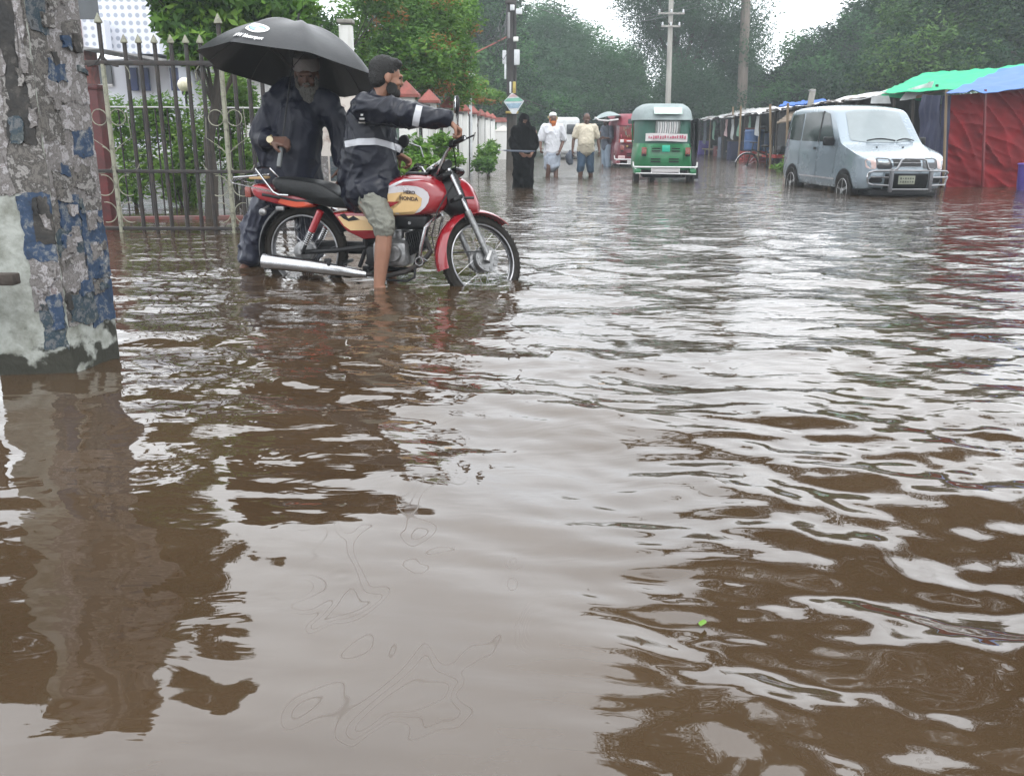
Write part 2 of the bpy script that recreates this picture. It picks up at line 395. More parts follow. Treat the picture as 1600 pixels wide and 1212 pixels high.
tc=N.new('ShaderNodeTexCoord')
n1=N.new('ShaderNodeTexNoise'); n1.inputs['Scale'].default_value=.9; n1.inputs['Detail'].default_value=4; L.new(tc.outputs['Object'],n1.inputs[0])
r=N.new('ShaderNodeValToRGB'); r.color_ramp.elements[0].position=.3; r.color_ramp.elements[0].color=(.037,.0225,.0118,1); r.color_ramp.elements[1].position=.7; r.color_ramp.elements[1].color=(.058,.038,.022,1)
L.new(n1.outputs[0],r.inputs[0]); L.new(r.outputs[0],b.inputs['Base Color'])
b.inputs['IOR'].default_value=1.58; b.inputs['Specular IOR Level'].default_value=.62
# small ripples everywhere, stronger with distance where the mesh is coarse
sp=N.new('ShaderNodeSeparateXYZ'); L.new(tc.outputs['Object'],sp.inputs[0])
mr=N.new('ShaderNodeMapRange'); mr.inputs[1].default_value=2; mr.inputs[2].default_value=28; mr.inputs[3].default_value=.03; mr.inputs[4].default_value=.9; L.new(sp.outputs['Y'],mr.inputs[0])
mp=N.new('ShaderNodeMapping'); mp.inputs['Scale'].default_value=(1,2.1,1); L.new(tc.outputs['Object'],mp.inputs[0])
n2=N.new('ShaderNodeTexNoise'); n2.inputs['Scale'].default_value=3.2; n2.inputs['Detail'].default_value=3; n2.inputs['Roughness'].default_value=.5; n2.inputs['Distortion'].default_value=.6; L.new(mp.outputs[0],n2.inputs[0])
bp=N.new('ShaderNodeBump'); bp.inputs['Distance'].default_value=.085; L.new(mr.outputs[0],bp.inputs['Strength']); L.new(n2.outputs[0],bp.inputs['Height'])
L.new(bp.outputs[0],b.inputs['Normal'])
# thin oily film: contour lines drifting on the calm part
fo=G(640,960)
mp2=N.new('ShaderNodeMapping'); mp2.inputs['Location'].default_value=(-fo.x,-fo.y,0); L.new(tc.outputs['Object'],mp2.inputs[0])
mp3=N.new('ShaderNodeMapping'); mp3.inputs['Scale'].default_value=(2.6,.95,1); mp3.inputs['Rotation'].default_value=(0,0,R(-8)); L.new(mp2.outputs[0],mp3.inputs[0])
ln=N.new('ShaderNodeVectorMath'); ln.operation='LENGTH'; L.new(mp3.outputs[0],ln.inputs[0])
msk=N.new('ShaderNodeMapRange'); msk.inputs[1].default_value=.5; msk.inputs[2].default_value=1.0; msk.inputs[3].default_value=1; msk.inputs[4].default_value=0; L.new(ln.outputs['Value'],msk.inputs[0])
mp4=N.new('ShaderNodeMapping'); mp4.inputs['Scale'].default_value=(1.5,.8,1); L.new(mp2.outputs[0],mp4.inputs[0])
n3=N.new('ShaderNodeTexNoise'); n3.inputs['Scale'].default_value=3.6; n3.inputs['Detail'].default_value=1.0; n3.inputs['Distortion'].default_value=1.0; L.new(mp4.outputs[0],n3.inputs[0])
ml=N.new('ShaderNodeMath'); ml.operation='MULTIPLY'; ml.inputs[1].default_value=17; L.new(n3.outputs[0],ml.inputs[0])
fr=N.new('ShaderNodeMath'); fr.operation='PINGPONG'; fr.inputs[1].default_value=.5; L.new(ml.outputs[0],fr.inputs[0])
li=N.new('ShaderNodeMapRange'); li.inputs[1].default_value=.0; li.inputs[2].default_value=.12; li.inputs[3].default_value=1; li.inputs[4].default_value=0; L.new(fr.outputs[0],li.inputs[0])
thr=N.new('ShaderNodeMapRange'); thr.inputs[1].default_value=.47; thr.inputs[2].default_value=.51; L.new(n3.outputs[0],thr.inputs[0])
mm=N.new('ShaderNodeMath'); mm.operation='MULTIPLY'; L.new(li.outputs[0],mm.inputs[0]); L.new(msk.outputs[0],mm.inputs[1])
mm2=N.new('ShaderNodeMath'); mm2.operation='MULTIPLY'; L.new(mm.outputs[0],mm2.inputs[0]); L.new(thr.outputs[0],mm2.inputs[1])
rr=N.new('ShaderNodeMapRange'); rr.inputs[3].default_value=.025; rr.inputs[4].default_value=.42; L.new(mm2.outputs[0],rr.inputs[0])
fd=N.new('ShaderNodeMapRange'); fd.inputs[1].default_value=8; fd.inputs[2].default_value=60; fd.inputs[3].default_value=0; fd.inputs[4].default_value=.12; L.new(sp.outputs['Y'],fd.inputs[0])
ra=N.new('ShaderNodeMath'); ra.operation='ADD'; L.new(rr.outputs[0],ra.inputs[0]); L.new(fd.outputs[0],ra.inputs[1])
L.new(ra.outputs[0],b.inputs['Roughness'])
me.materials.append(m)
# ---- floating green leaf
q=G(1093,975); lf=MB(); lf.grid(lambda u,v:(q.x+.016*(u-.5)*2*math.sin(math.pi*min(.98,max(.02,v)))**.8*.5+.012*v, q.y+.024*(v-.5), .003+.002*(u-.5)**2*4),6,8,th=.0006)
tag(lf.build('leaf',mat('fresh_leaf',(.11,.23,.02),.5)),'small bright green leaf floating on the brown water','leaf')

# ================================================================= FOLIAGE
def crown(name, clumps, n, size, mats, parent, seed=0, shell=.45, droop=0., frac=None, jit=.35):
    rg=np.random.default_rng(seed); cl=np.array([list(c[0])+list(c[1] if hasattr(c[1],'__len__') else (c[1],)*3) for c in clumps],float)
    wt=(cl[:,3]*cl[:,4]+cl[:,3]*cl[:,5]+cl[:,4]*cl[:,5]); wt/=wt.sum()
    ci=rg.choice(len(cl),n,p=wt); d=rg.normal(size=(n,3)); d/=np.linalg.norm(d,axis=1)[:,None]
    # sub clumps: pull the leaves into tufts so that gaps open between them
    rad=shell+(1-shell)*rg.random(n)**.6
    tuft=rg.normal(size=(len(cl),42,3)); tuft/=np.linalg.norm(tuft,axis=2)[:,:,None]; tr=.55+.5*rg.random((len(cl),42))
    tk=rg.integers(0,42,n); tp=tuft[ci,tk]*tr[ci,tk][:,None]
    pos=cl[ci,:3]+(tp*.78+d*rad[:,None]*jit)*cl[ci,3:6]
    s=size*(.6+.8*rg.random(n))
    a=rg.normal(size=(n,3)); a[:,2]=a[:,2]*.5-droop; a/=np.linalg.norm(a,axis=1)[:,None]
    b=np.cross(a,d+.001); b/=np.linalg.norm(b,axis=1)[:,None]+1e-6
    L_=a*s[:,None]; W_=b*s[:,None]*.42; nn=np.cross(a,b)*s[:,None]*.12
    v=np.stack([pos-L_*.5, pos+W_*.5+nn, pos+L_*.55, pos-W_*.5+nn],1).reshape(-1,3)
    me=bpy.data.meshes.new(name); me.vertices.add(4*n); me.vertices.foreach_set('co',v.astype(np.float32).ravel())
    me.loops.add(4*n); me.loops.foreach_set('vertex_index',np.arange(4*n,dtype=np.int32)); me.polygons.add(n)
    me.polygons.foreach_set('loop_start',np.arange(0,4*n,4,dtype=np.int32)); me.polygons.foreach_set('loop_total',np.full(n,4,dtype=np.int32)); me.update(calc_edges=True)
    if not isinstance(mats,(list,tuple)): mats=[mats]
    for m_ in mats: me.materials.append(m_)
    if len(mats)>1:
        fr=frac or .12; sel=(rg.random(len(cl)*42)<fr).astype(np.int32); me.polygons.foreach_set('material_index',sel[ci*42+tk])
    o=bpy.data.objects.new(name,me); COL.objects.link(o)
    if parent: setpar(o,parent)
    return o
def branchwork(root, top, clumps, r0, mat_, parent, seed=1, wob=.15):
    random.seed(seed); t=MB(); root=Vector(root); top=Vector(top); pts=[]
    for i in range(7):
        f=i/6; pts.append(root.lerp(top,f)+V(random.uniform(-1,1),random.uniform(-1,1),0)*wob*f)
    t.tube(pts,[r0*(1.25-.8*i/6) for i in range(7)],9)
    for c in clumps:
        c0=Vector(c[0]); k=random.randint(3,6); a=pts[k]; m_=a.lerp(c0,.5)+V(random.uniform(-1,1),random.uniform(-1,1),.4)*wob*1.6
        rr=r0*.42*(1.2-k/9); t.tube([a,m_,c0],[rr,rr*.6,rr*.2],6)
        for j in range(3):
            e=c0+V(random.uniform(-1,1),random.uniform(-1,1),random.uniform(-.3,1))*(c[1][0] if hasattr(c[1],'__len__') else c[1])*.8
            t.tube([m_,m_.lerp(e,.5)+V(0,0,.05),e],[rr*.4,rr*.25,rr*.08],5)
    return t.build('trunk',mat_,parent)
def tree(name,loc,clumps,n,size,mats,label,group=None,top=None,r0=.2,seed=1,bark=None,cat='tree',**k):
    T=thing(name,loc,label,cat,group,world=True)
    cr_=[(Vector(c[0]),c[1]) for c in clumps]
    if top is None:
        zz=sum(c[0].z for c in cr_)/len(cr_); top=V(sum(c[0].x for c in cr_)/len(cr_)*.5+loc[0]*.5,sum(c[0].y for c in cr_)/len(cr_)*.5+loc[1]*.5,zz)
    branchwork(loc,top,cr_,r0,bark or K['bark'],T,seed,wob=r0*1.2)
    crown('crown',cr_,n,size,mats,T,seed,**k)
    return T
LF={'bright':leafmat('leaf_bright',(.035,.10,.012),(.10,.22,.025),(.20,.32,.05),.9),
 'mid':leafmat('leaf_mid',(.02,.06,.012),(.05,.12,.02),(.10,.19,.035),.6),
 'dark':leafmat('leaf_dark',(.006,.028,.010),(.014,.052,.018),(.040,.095,.030),.25,.15,.4),
 'far':leafmat('leaf_far',(.014,.06,.018),(.038,.125,.034),(.11,.235,.06),.16,.2,.42),
 'wisp':leafmat('leaf_wisp',(.025,.06,.032),(.045,.10,.05),(.07,.13,.06),.3,.25,.42),
 'orange':leafmat('leaf_orange',(.16,.08,.02),(.32,.15,.04),(.42,.22,.07),2.),
 'garden':leafmat('leaf_garden',(.05,.13,.015),(.12,.24,.03),(.24,.36,.07),1.4)}
def PC(px,py,Y,r): return (P(px,py,Y),r)
# far mass of the wood that closes the street
def wood():
    cl=[]; rg=random.Random(5)
    for i in range(46):
        x=-75+150*i/45; y=78+10*math.sin(i*1.9); h=4.0+1.0*math.sin(i*.8)+rg.random()*1.0
        cl.append((V(x,y,h*.45),(4.2,3.5,h*.55)))
    o=crown('distant_wood',cl,90000,.36,LF['far'],None,3); tag(o,kind='stuff'); o['label']='distant misty wood closing off the end of the flooded street'
    u=MB()
    u.grid(lambda a,b:(-90+180*a,90+3*math.sin(a*20),-.3+(3.6+.8*math.sin(a*31)+.5*math.sin(a*77))*b),120,4,th=1.5)
    tag(u.build('undergrowth_bank',K['bark']and LF['dark'],smooth=0),kind='stuff')['label']='dark undergrowth at the foot of the distant wood'
wood()
# big trees, placed by where their heads show above the street
TB='big trees beyond the flooded street'
tree('rain_tree',(5.5,52,-.3),[PC(850,85,52,(3.0,3.4,2.9)),PC(915,112,51,(3.0,3.2,2.8)),PC(960,128,50,(2.0,2.6,2.5)),PC(990,140,50,(1.0,1.6,1.9)),PC(840,135,50,(3.4,3,2.4)),PC(900,155,49,(4,3,1.6)),PC(805,80,54,(3.0,3,3.2)),PC(985,168,49,(2.0,2,1.1)),PC(870,75,53,(2.2,2.4,1.8))],95000,.19,LF['far'],'broad rounded green tree behind the three people wading in the street',TB,r0=.45,seed=21)
tree('leaning_shade_tree',(-2.5,40,-.3),[PC(740,60,40,(2.6,2.6,2.6)),PC(765,125,39,(2.2,2,1.6)),PC(800,165,42,(2.2,2,1.0)),PC(700,10,41,(3.,3,2.6)),PC(770,30,42,(1.9,2,2.0)),PC(850,172,40,(1.6,1.6,.8)),PC(815,120,41,(1.2,1.2,1.2))],60000,.16,[LF['far'],LF['dark']],'dark green tree behind the pole hung with cable boxes',TB,r0=.35,seed=22,frac=.4)
# wispy casuarina
def casuarina():
    T=thing('casuarina_tree',P(1065,205,44)*1.0,'tall feathery grey green tree with thin drooping twigs behind the slim concrete pole','tree',TB,world=True)
    T.location.z=-.3; WR.add(T.name); b0=Vector(T.location); rg=random.Random(9); t=MB(); cl=[]
    tips=[(1015,20),(1040,-40),(1075,10),(1105,-60),(1130,40),(1150,110),(1030,70),(1165,60),(1095,90),(1120,130),(1060,120),(1172,15),(1000,-5),(1140,-20),(1030,130),(1165,125),(1045,165),(1100,170),(1140,170),(1010,-50)]
    trunk=[b0,P(1062,150,44),P(1052,90,44),P(1060,20,44),P(1085,-90,44)]; t.tube(trunk,[.34,.3,.24,.17,.06],8)
    for i,(px,py) in enumerate(tips):
        e=P(px,py,44+rg.uniform(-3,3)); a=trunk[1].lerp(trunk[3],rg.random()); mid=a.lerp(e,.55)+V(0,0,-.3); t.tube([a,mid,e],[.11,.07,.02],5)
        for j in range(5): cl.append((mid.lerp(e,.3+.2*j)+V(rg.gauss(0,.5),rg.gauss(0,.6),rg.gauss(0,.4)),(1.1,1.1,.75)))
    t.build('trunk',K['bark'],T); crown('crown',cl,85000,.12,LF['wisp'],T,5,droop=.7,jit=.8)
casuarina()
tree('roadside_tree',(12.6,47,-.3),[PC(1135,150,46,(1.8,1.8,1.3)),PC(1150,115,47,(1.4,1.6,1.3)),PC(1170,160,46,(1.7,1.6,1.1)),PC(1110,172,46,(1.6,1.6,.8))],30000,.16,LF['far'],'lighter green small tree at the foot of the brown leaning pole',TB,r0=.2,seed=27)
tree('spreading_tree',(24,44,-.3),[PC(1222,140,44,(1.5,2,1.6)),PC(1262,125,43,(1.9,2.4,2.1)),PC(1310,108,43,(2.3,2.6,2.3)),PC(1365,85,42,(2.5,2.6,2.4)),PC(1230,160,42,(2.2,2.,1.1)),PC(1300,145,41,(3.2,2.4,1.6)),PC(1390,125,41,(3.4,2.6,2.)),PC(1360,55,44,(1.6,2,1.5)),PC(1190,168,43,(1.4,1.6,.9)),PC(1400,30,43,(2.4,2.4,2.4))],95000,.18,[LF['far'],LF['dark']],'large dark green tree rising behind the tin roofed stalls',TB,r0=.5,seed=24,frac=.35)
tree('bushy_shade_tree',(25,33,-.3),[PC(1440,60,33,(2.,2,1.8)),PC(1500,20,33,(2.2,2.4,2.2)),PC(1560,70,32,(2.2,2,1.8)),PC(1410,110,32,(1.8,2,1.2)),PC(1480,95,31,(2,2,1.1)),PC(1600,20,33,(2.4,2.4,2.4)),PC(1430,0,35,(2.2,2.4,2.2)),PC(1660,70,32,(2.4,2.4,2.4)),PC(1540,-50,34,(3,3,2.4)),PC(1370,130,33,(1.4,1.5,.9))],90000,.15,[LF['mid'],LF['dark']],'thick leafy tree behind the green tarpaulin roof',TB,r0=.4,seed=25,frac=.5)
tree('tall_back_tree',(-14,52,-.3),[PC(630,40,52,(3.4,3,3)),PC(575,110,50,(3,3,2.4)),PC(660,90,50,(3.4,3,3)),PC(700,50,52,(3,3,3)),PC(640,160,49,(4,3,1.8))],45000,.2,LF['dark'],'dusky tree showing behind the red capped fence',TB,r0=.4,seed=26)
# near left trees
tree('bushy_garden_tree',G(640,330)*1.0+V(-2.0,4,-.2),[PC(600,35,16,(.95,.9,.8)),PC(660,25,16.5,(1.0,.9,.85)),PC(640,85,15.5,(.9,.8,.55)),PC(690,75,17,(.75,.8,.8)),PC(705,130,17,(.6,.6,.5)),PC(655,125,16,(.7,.6,.4)),PC(600,90,16,(.6,.6,.5)),PC(590,-25,17,(.9,.9,.6)),PC(700,30,17.5,(.7,.8,.5))],26000,.085,[LF['bright'],LF['orange']],'bright green garden tree with rusty new leaves behind the red capped fence','trees in the garden on the left',r0=.09,seed=31,frac=.10)
tree('flowering_tree',P(325,300,10.6)*1.0+V(0,0,-.25-P(325,300,10.6).z),[PC(292,28,10.6,(.42,.5,.36)),PC(320,15,10.8,(.6,.6,.4)),PC(380,18,11,(.5,.6,.32)),PC(305,75,10.4,(.33,.4,.2)),PC(430,20,11.4,(.5,.5,.35)),PC(285,-25,10.4,(.45,.6,.3)),PC(330,-25,11,(.6,.7,.3)),PC(440,-20,12,(.4,.6,.25)),PC(190,-90,9.9,(.5,.6,.3))],17000,.13,[LF['bright'],LF['mid']],'leafy tree with pointed leaves hanging over the iron gate','trees in the garden on the left',r0=.07,seed=32,droop=.5,frac=.4,top=P(330,60,10.6))
tree('slender_tree',P(500,200,15)*1.0+V(0,0,-1.3),[PC(490,45,15,(.5,.5,.35)),PC(520,60,15,(.45,.5,.35)),PC(480,90,15,(.5,.4,.35)),PC(525,100,15,(.45,.5,.4)),PC(455,60,15,(.4,.4,.35)),PC(585,0,15,(.5,.5,.3))],5200,.09,LF['mid'],'thin branched small tree in front of the pale sky beside the white pillar','trees in the garden on the left',r0=.05,seed=33)
# the tree that hangs over the right of the street, above the picture: it is what the brown half of the water mirrors
tree('overhanging_tree',(10.5,7.5,-.2),[(V(6.5,8.6,5.3),(2.6,2.4,1.4)),(V(3.6,8.8,5.4),(1.9,1.7,1.2)),(V(2.0,8.4,4.9),(1.0,1.2,.9)),(V(4.6,7.4,4.2),(2,1.5,.8)),(V(8.0,9.4,4.6),(2.4,2.4,1.3)),(V(6.6,7.2,4.1),(2.2,1.5,.8)),(V(5.5,9.6,6.9),(2.6,2,1.1)),(V(2.6,7.6,4.3),(1.5,1.1,.6)),(V(8.5,6.8,4.6),(2.4,2,1.5)),(V(1.5,8.2,5.9),(.8,.9,.7)),(V(2.6,9.0,6.5),(1.4,1.2,.8)),(V(8,10.5,6.4),(2.4,2,1.3)),(V(4.2,8.2,7.4),(2,1.4,.8)),(V(1.9,9.6,3.9),(.6,.8,.35)),(V(5,6.5,8),(2.2,1.8,1.2)),(V(3,5.8,7.6),(1.8,1.5,1.0)),(V(7,5.2,7),(2.4,2,1.4)),(V(1.9,6.8,8.4),(1.2,1.4,.9)),(V(9.5,4,6.2),(2.4,2,1.6)),(V(3.4,8.8,3.7),(1.8,1.2,.45))],100000,.12,LF['dark'],'large tree hanging over the right of the street out of the picture',None,top=V(8,8,5),r0=.35,seed=41,droop=.4)
tree('gateside_tree',(-8.2,8.2,-.2),[(P(110,-180,9.6),(.7,.7,.5)),(P(150,-290,9.6),(.5,.6,.5)),(P(60,-250,9.4),(.7,.7,.6)),(P(120,-380,9.4),(.6,.6,.5)),(P(180,-520,9.4),(.4,.5,.3)),(P(20,-340,9.2),(.9,.8,.8)),(V(-3.9,9.4,3.5),(.42,.4,.3)),(V(-4.4,9.4,4.3),(.5,.5,.45)),(V(-4.7,9.4,5.0),(.5,.5,.4)),(V(-5.2,9.3,4.0),(.7,.6,.6)),(V(-5.7,9.3,5.2),(.6,.6,.5)),(V(-6.3,9.2,4.3),(.8,.7,.7))],30000,.12,LF['dark'],'leafy tree beside the gate, reaching over the water above the left edge of the picture',None,top=V(-7,8.8,4.2),r0=.16,seed=44,droop=.4)
# garden bushes behind the gate
def bush(name,cl,n,size,mt,label,grp,seed):
    b_=MB(); c0=sum((Vector(c[0]) for c in cl),V(0,0,0))/len(cl); T=thing(name,(c0.x,c0.y,-.15),label,'bush',grp,world=True)
    for c in cl: b_.tube([V(c0.x,c0.y,-.15),V(c0.x,c0.y,-.15).lerp(Vector(c[0]),.6)+V(.03,0,.05),c[0]],[.018,.012,.004],5)
    b_.build('stem',K['bark'],T); crown('foliage',cl,n,size,mt,T,seed,jit=.5)
GB='garden bushes behind the iron gate'
bush('garden_bush',[PC(180,190,12.2,(.35,.3,.35)),PC(215,230,12.2,(.4,.3,.4)),PC(190,280,12,(.4,.3,.3)),PC(235,180,12.4,(.3,.3,.25))],4200,.07,LF['garden'],'light green garden bush behind the left end of the iron gate',GB,51)
bush('garden_bush',[PC(275,190,12.4,(.35,.3,.35)),PC(300,240,12.2,(.35,.3,.35)),PC(262,275,12,(.3,.3,.3)),PC(290,300,12.4,(.3,.3,.2))],4200,.07,LF['garden'],'light green garden bush below the round lamp globe',GB,52)
bush('garden_bush',[PC(350,150,12.4,(.35,.3,.4)),PC(385,170,12.6,(.3,.3,.35)),PC(345,215,12.4,(.35,.3,.35)),PC(375,250,12.2,(.35,.3,.35))],4600,.075,[LF['garden'],LF['bright']],'green garden bush seen beside the old man with the umbrella',GB,53)
bush('weedy_bush',[PC(648,235,11.5,(.22,.2,.2)),PC(665,262,11.3,(.28,.2,.16)),PC(640,262,11.2,(.25,.2,.15)),PC(690,225,12,(.16,.2,.18)),PC(700,250,12,(.2,.2,.14))],2600,.075,LF['bright'],'leafy green weeds growing at the fence behind the motorcycle tank','plants along the white fence',54)
bush('weedy_bush',[PC(762,243,21,(.26,.3,.32)),PC(755,258,20,(.25,.3,.2)),PC(770,232,22,(.16,.2,.2))],2000,.10,LF['bright'],'green weeds at the foot of the white fence beside the woman in black','plants along the white fence',55)
bush('fence_creeper',[PC(728,132,22,(.55,.5,.22)),PC(757,152,25,(.6,.5,.22)),PC(700,128,20,(.4,.4,.2)),PC(672,118,17,(.35,.3,.15))],3600,.10,[LF['bright'],LF['orange']],'yellow green creeper spilling over the red capped fence','plants along the white fence',56)
bush('roadside_weeds',[PC(1225,262,24,(.35,.3,.14)),PC(1240,250,24,(.25,.3,.2))],900,.09,LF['garden'],'patch of grass by the wooden shack behind the van',None,57)

# ================================================================= LEFT SIDE
# ---- poster covered pillar in the foreground
c0=G(116,583); cr=G(187,557); clf=c0+V(-.30,-.03,0); cbk=cr+(clf-c0)
c0.z=cr.z=clf.z=cbk.z=0
T=thing('gate_pillar',(c0.x,c0.y,-.2),'white painted gate pillar plastered with torn posters at the left edge','pillar',world=True)
PH=1.66
def pil(u,z,off=.0): # right face, u 0..1
    n=(cr-c0).cross(V(0,0,1)).normalized(); return c0.lerp(cr,u)+n*off+V(0,0,z)
def pif(u,z,off=.0): # front face, u 0..1 from the corner to the left
    n=V(0,0,1).cross(clf-c0).normalized(); return c0.lerp(clf,u)+n*off+V(0,0,z)
b_=MB()
def pillar_pt(i,z):
    base=[c0,cr,cbk,clf][i]; return base+V(0,0,z)
zs=[-.2,0,.1,.3,.6,.9,1.2,1.5,PH]; vs=[]
for z in zs: vs+=[pillar_pt(i,z) for i in range(4)]
b_.add(vs,[(k*4+i,k*4+(i+1)%4,k*4+4+(i+1)%4,k*4+4+i) for k in range(len(zs)-1) for i in range(4)]+[(0,1,2,3),tuple(32+i for i in range(4))])
sh_o=b_.build('shaft',K['mossy_wall'],T)
_t=K['mossy_wall'].node_tree; _b=_t.nodes['Principled BSDF']; _l=_b.inputs['Base Color'].links[0].from_socket
_tc=_t.nodes.new('ShaderNodeTexCoord'); _s=_t.nodes.new('ShaderNodeSeparateXYZ'); _t.links.new(_tc.outputs['Object'],_s.inputs[0])
_n=_t.nodes.new('ShaderNodeTexNoise'); _n.inputs['Scale'].default_value=9; _n.inputs['Detail'].default_value=8; _t.links.new(_tc.outputs['Object'],_n.inputs[0])
_a=_t.nodes.new('ShaderNodeMath'); _a.operation='MULTIPLY_ADD'; _a.inputs[1].default_value=-.55; _t.links.new(_n.outputs[0],_a.inputs[0]); _t.links.new(_s.outputs['Z'],_a.inputs[2])
_m=_t.nodes.new('ShaderNodeMapRange'); _m.inputs[1].default_value=-.20; _m.inputs[2].default_value=-.165; _m.inputs[3].default_value=1; _m.inputs[4].default_value=0; _t.links.new(_a.outputs[0],_m.inputs[0])
_x=_t.nodes.new('ShaderNodeMix'); _x.data_type='RGBA'; _x.inputs[7].default_value=(.022,.022,.015,1); _t.links.new(_m.outputs[0],_x.inputs[0]); _t.links.new(_l,_x.inputs[6]); _t.links.new(_x.outputs[2],_b.inputs['Base Color'])
cp=MB(); cc=(c0+cbk)/2; cp.rbox((cc.x,cc.y,PH+.03),(.42,.42,.06),.01); cp.build('cap',K['concrete'],T)
def paper(name,cols,scale=9,thr=.5,seed=0,line=0):
    m,t,b=nodes(name); N=t.nodes; L=t.links; tc=N.new('ShaderNodeTexCoord')
    n=N.new('ShaderNodeTexNoise'); n.inputs['Scale'].default_value=scale; n.inputs['Detail'].default_value=9; n.inputs['Roughness'].default_value=.72; n.inputs['Distortion'].default_value=.35; n.noise_dimensions='4D'; n.inputs['W'].default_value=seed; L.new(tc.outputs['Object'],n.inputs['Vector'])
    r=N.new('ShaderNodeValToRGB'); e=r.color_ramp.elements; r.color_ramp.interpolation='EASE'
    ps=[.32,.42,.5,.57,.66][:len(cols)]
    e[0].position=ps[0]; e[0].color=c4(cols[0]); e[1].position=ps[-1]; e[1].color=c4(cols[-1])
    for p_,c_ in list(zip(ps,cols))[1:-1]: q=e.new(p_); q.color=c4(c_)
    L.new(n.outputs[0],r.inputs[0]); L.new(r.outputs[0],b.inputs['Base Color']); b.inputs['Roughness'].default_value=.7
    n2=N.new('ShaderNodeTexNoise'); n2.inputs['Scale'].default_value=22; n2.inputs['Detail'].default_value=8; L.new(tc.outputs['Object'],n2.inputs['Vector'])
    bp=N.new('ShaderNodeBump'); bp.inputs['Strength'].default_value=.55; bp.inputs['Distance'].default_value=.01; L.new(n2.outputs[0],bp.inputs['Height']); L.new(bp.outputs[0],b.inputs['Normal'])
    return m
PA=[paper('paper_grey',[(.010,.009,.008),(.12,.11,.10),(.04,.036,.032),(.23,.22,.21),(.10,.092,.087)],19,seed=1),
    paper('paper_pale',[(.035,.03,.028),(.17,.16,.155),(.10,.09,.085),(.29,.28,.285),(.13,.10,.095)],24,seed=2),
    paper('paper_blue',[(.006,.008,.012),(.012,.028,.058),(.014,.036,.080),(.10,.11,.12),(.24,.245,.25)],22,seed=3),
    paper('paper_teal',[(.008,.012,.014),(.10,.105,.11),(.012,.03,.045),(.05,.06,.06),(.2,.21,.22)],18,seed=4),
    paper('paper_black',[(.004,.004,.004),(.012,.012,.012),(.02,.018,.016),(.05,.045,.04),(.10,.09,.08)],8,seed=5)]
rg=random.Random(4)
def poster(fn,u0,u1,z0,z1,mi,lay,jag=.014,name='poster'):
    pts=[]; k=22
    sd_=rg.random()*50
    class J_: pass
    def j(): return 0
    for i in range(k): pts.append((u0+(u1-u0)*i/k+j(),z0+j()))
    for i in range(k): pts.append((u1+j(),z0+(z1-z0)*i/k+j()))
    for i in range(k): pts.append((u1-(u1-u0)*i/k+j(),z1+j()))
    for i in range(k): pts.append((u0+j(),z1-(z1-z0)*i/k+j()))
    cl_=lambda a,lo,hi:max(lo,min(hi,a))
    def wob(a,b,k):
        q=V(a*1.1+sd_,b*4+k*9,sd_); return .05*noise.noise(q*3.1)+.022*noise.noise(q*11)+.008*noise.noise(q*37)
    pts=[(cl_(a+wob(a,b,1)*1.3,.0,.995),cl_(b+wob(a,b,2)*.5,.03,PH-.005)) for a,b in pts]
    n=len(pts); cu=sum(p[0] for p in pts)/n; cz=sum(p[1] for p in pts)/n; off=.0022*lay
    m=MB(); front=[fn(a,b,off) for a,b in pts]; back=[fn(a,b,-.004) for a,b in pts]
    mid=[fn(cu+(a-cu)*.6,cz+(b-cz)*.6,off) for a,b in pts]; cen=fn(cu,cz,off)
    vs=front+back+mid+[cen]; fs=[(i,(i+1)%n,n+(i+1)%n,n+i) for i in range(n)]+[(i,2*n+i,2*n+(i+1)%n,(i+1)%n) for i in range(n)]+[(2*n+i,3*n,2*n+(i+1)%n) for i in range(n)]
    m.add(vs,fs); return m.build(name,PA[mi],T,smooth=0)
# heights are metres over the water; rows run from the mould at the foot to the top
for (u0,u1,z0,z1,mi,l) in ((0,1,.19,1.66,0,1),(.0,.99,.70,1.1,1,2),(.3,.99,1.1,1.66,1,2),(0,.4,.95,1.3,0,3),(.55,.95,.88,1.0,2,3),(.02,.95,.47,.60,3,3),(.5,.99,.38,.66,2,4),(.02,.5,.34,.5,1,4),(.05,.6,.20,.33,3,4),(.5,.99,.18,.36,2,3),
    (.1,.5,.60,.72,2,4),(.0,.35,1.35,1.55,3,3),(.6,.95,1.3,1.42,0,3),(.1,.8,.76,.84,0,5),(.35,.7,1.0,1.08,1,4),(.65,.9,.72,.8,0,4),(.2,.55,1.18,1.26,2,5),(.1,.35,.52,.58,1,5),(.65,.85,.46,.52,1,5)):
    poster(pil,u0,u1,z0,z1,mi,l)
for (u0,u1,z0,z1,mi,l) in ((0,.74,.74,1.66,0,1),(.02,.33,.10,.30,3,2),(.0,.40,.28,.52,1,2),(.0,.42,.48,.74,2,3),(.0,.26,.55,.74,4,4),(.05,.40,.94,1.1,4,3),(.1,.34,1.10,1.6,4,2),(.45,.74,.75,1.2,1,2),(.38,.72,1.2,1.66,1,3),(.2,.36,.95,1.05,3,5),(.0,.2,.2,.34,2,5),(.06,.16,1.2,1.66,1,5)):
    poster(pif,u0,u1,z0,z1,mi,l,.018)
for i in range(34):
    u=rg.uniform(.02,.86); z=rg.uniform(.22,1.58); poster(pil,u,u+rg.uniform(.06,.22),z,z+rg.uniform(.015,.07),rg.choice([0,1,1,2,3,4,4,0]),5.5+.1*i,name='paper_shred')
for i in range(14):
    u=rg.uniform(.02,.6); z=rg.uniform(.76,1.58) if i%3 else rg.uniform(.3,.7); u=u if z>.75 else u*.5; poster(pif,u,u+rg.uniform(.05,.15),z,z+rg.uniform(.02,.09),rg.choice([0,1,4,3,1]),5.5+.1*i,name='paper_shred')
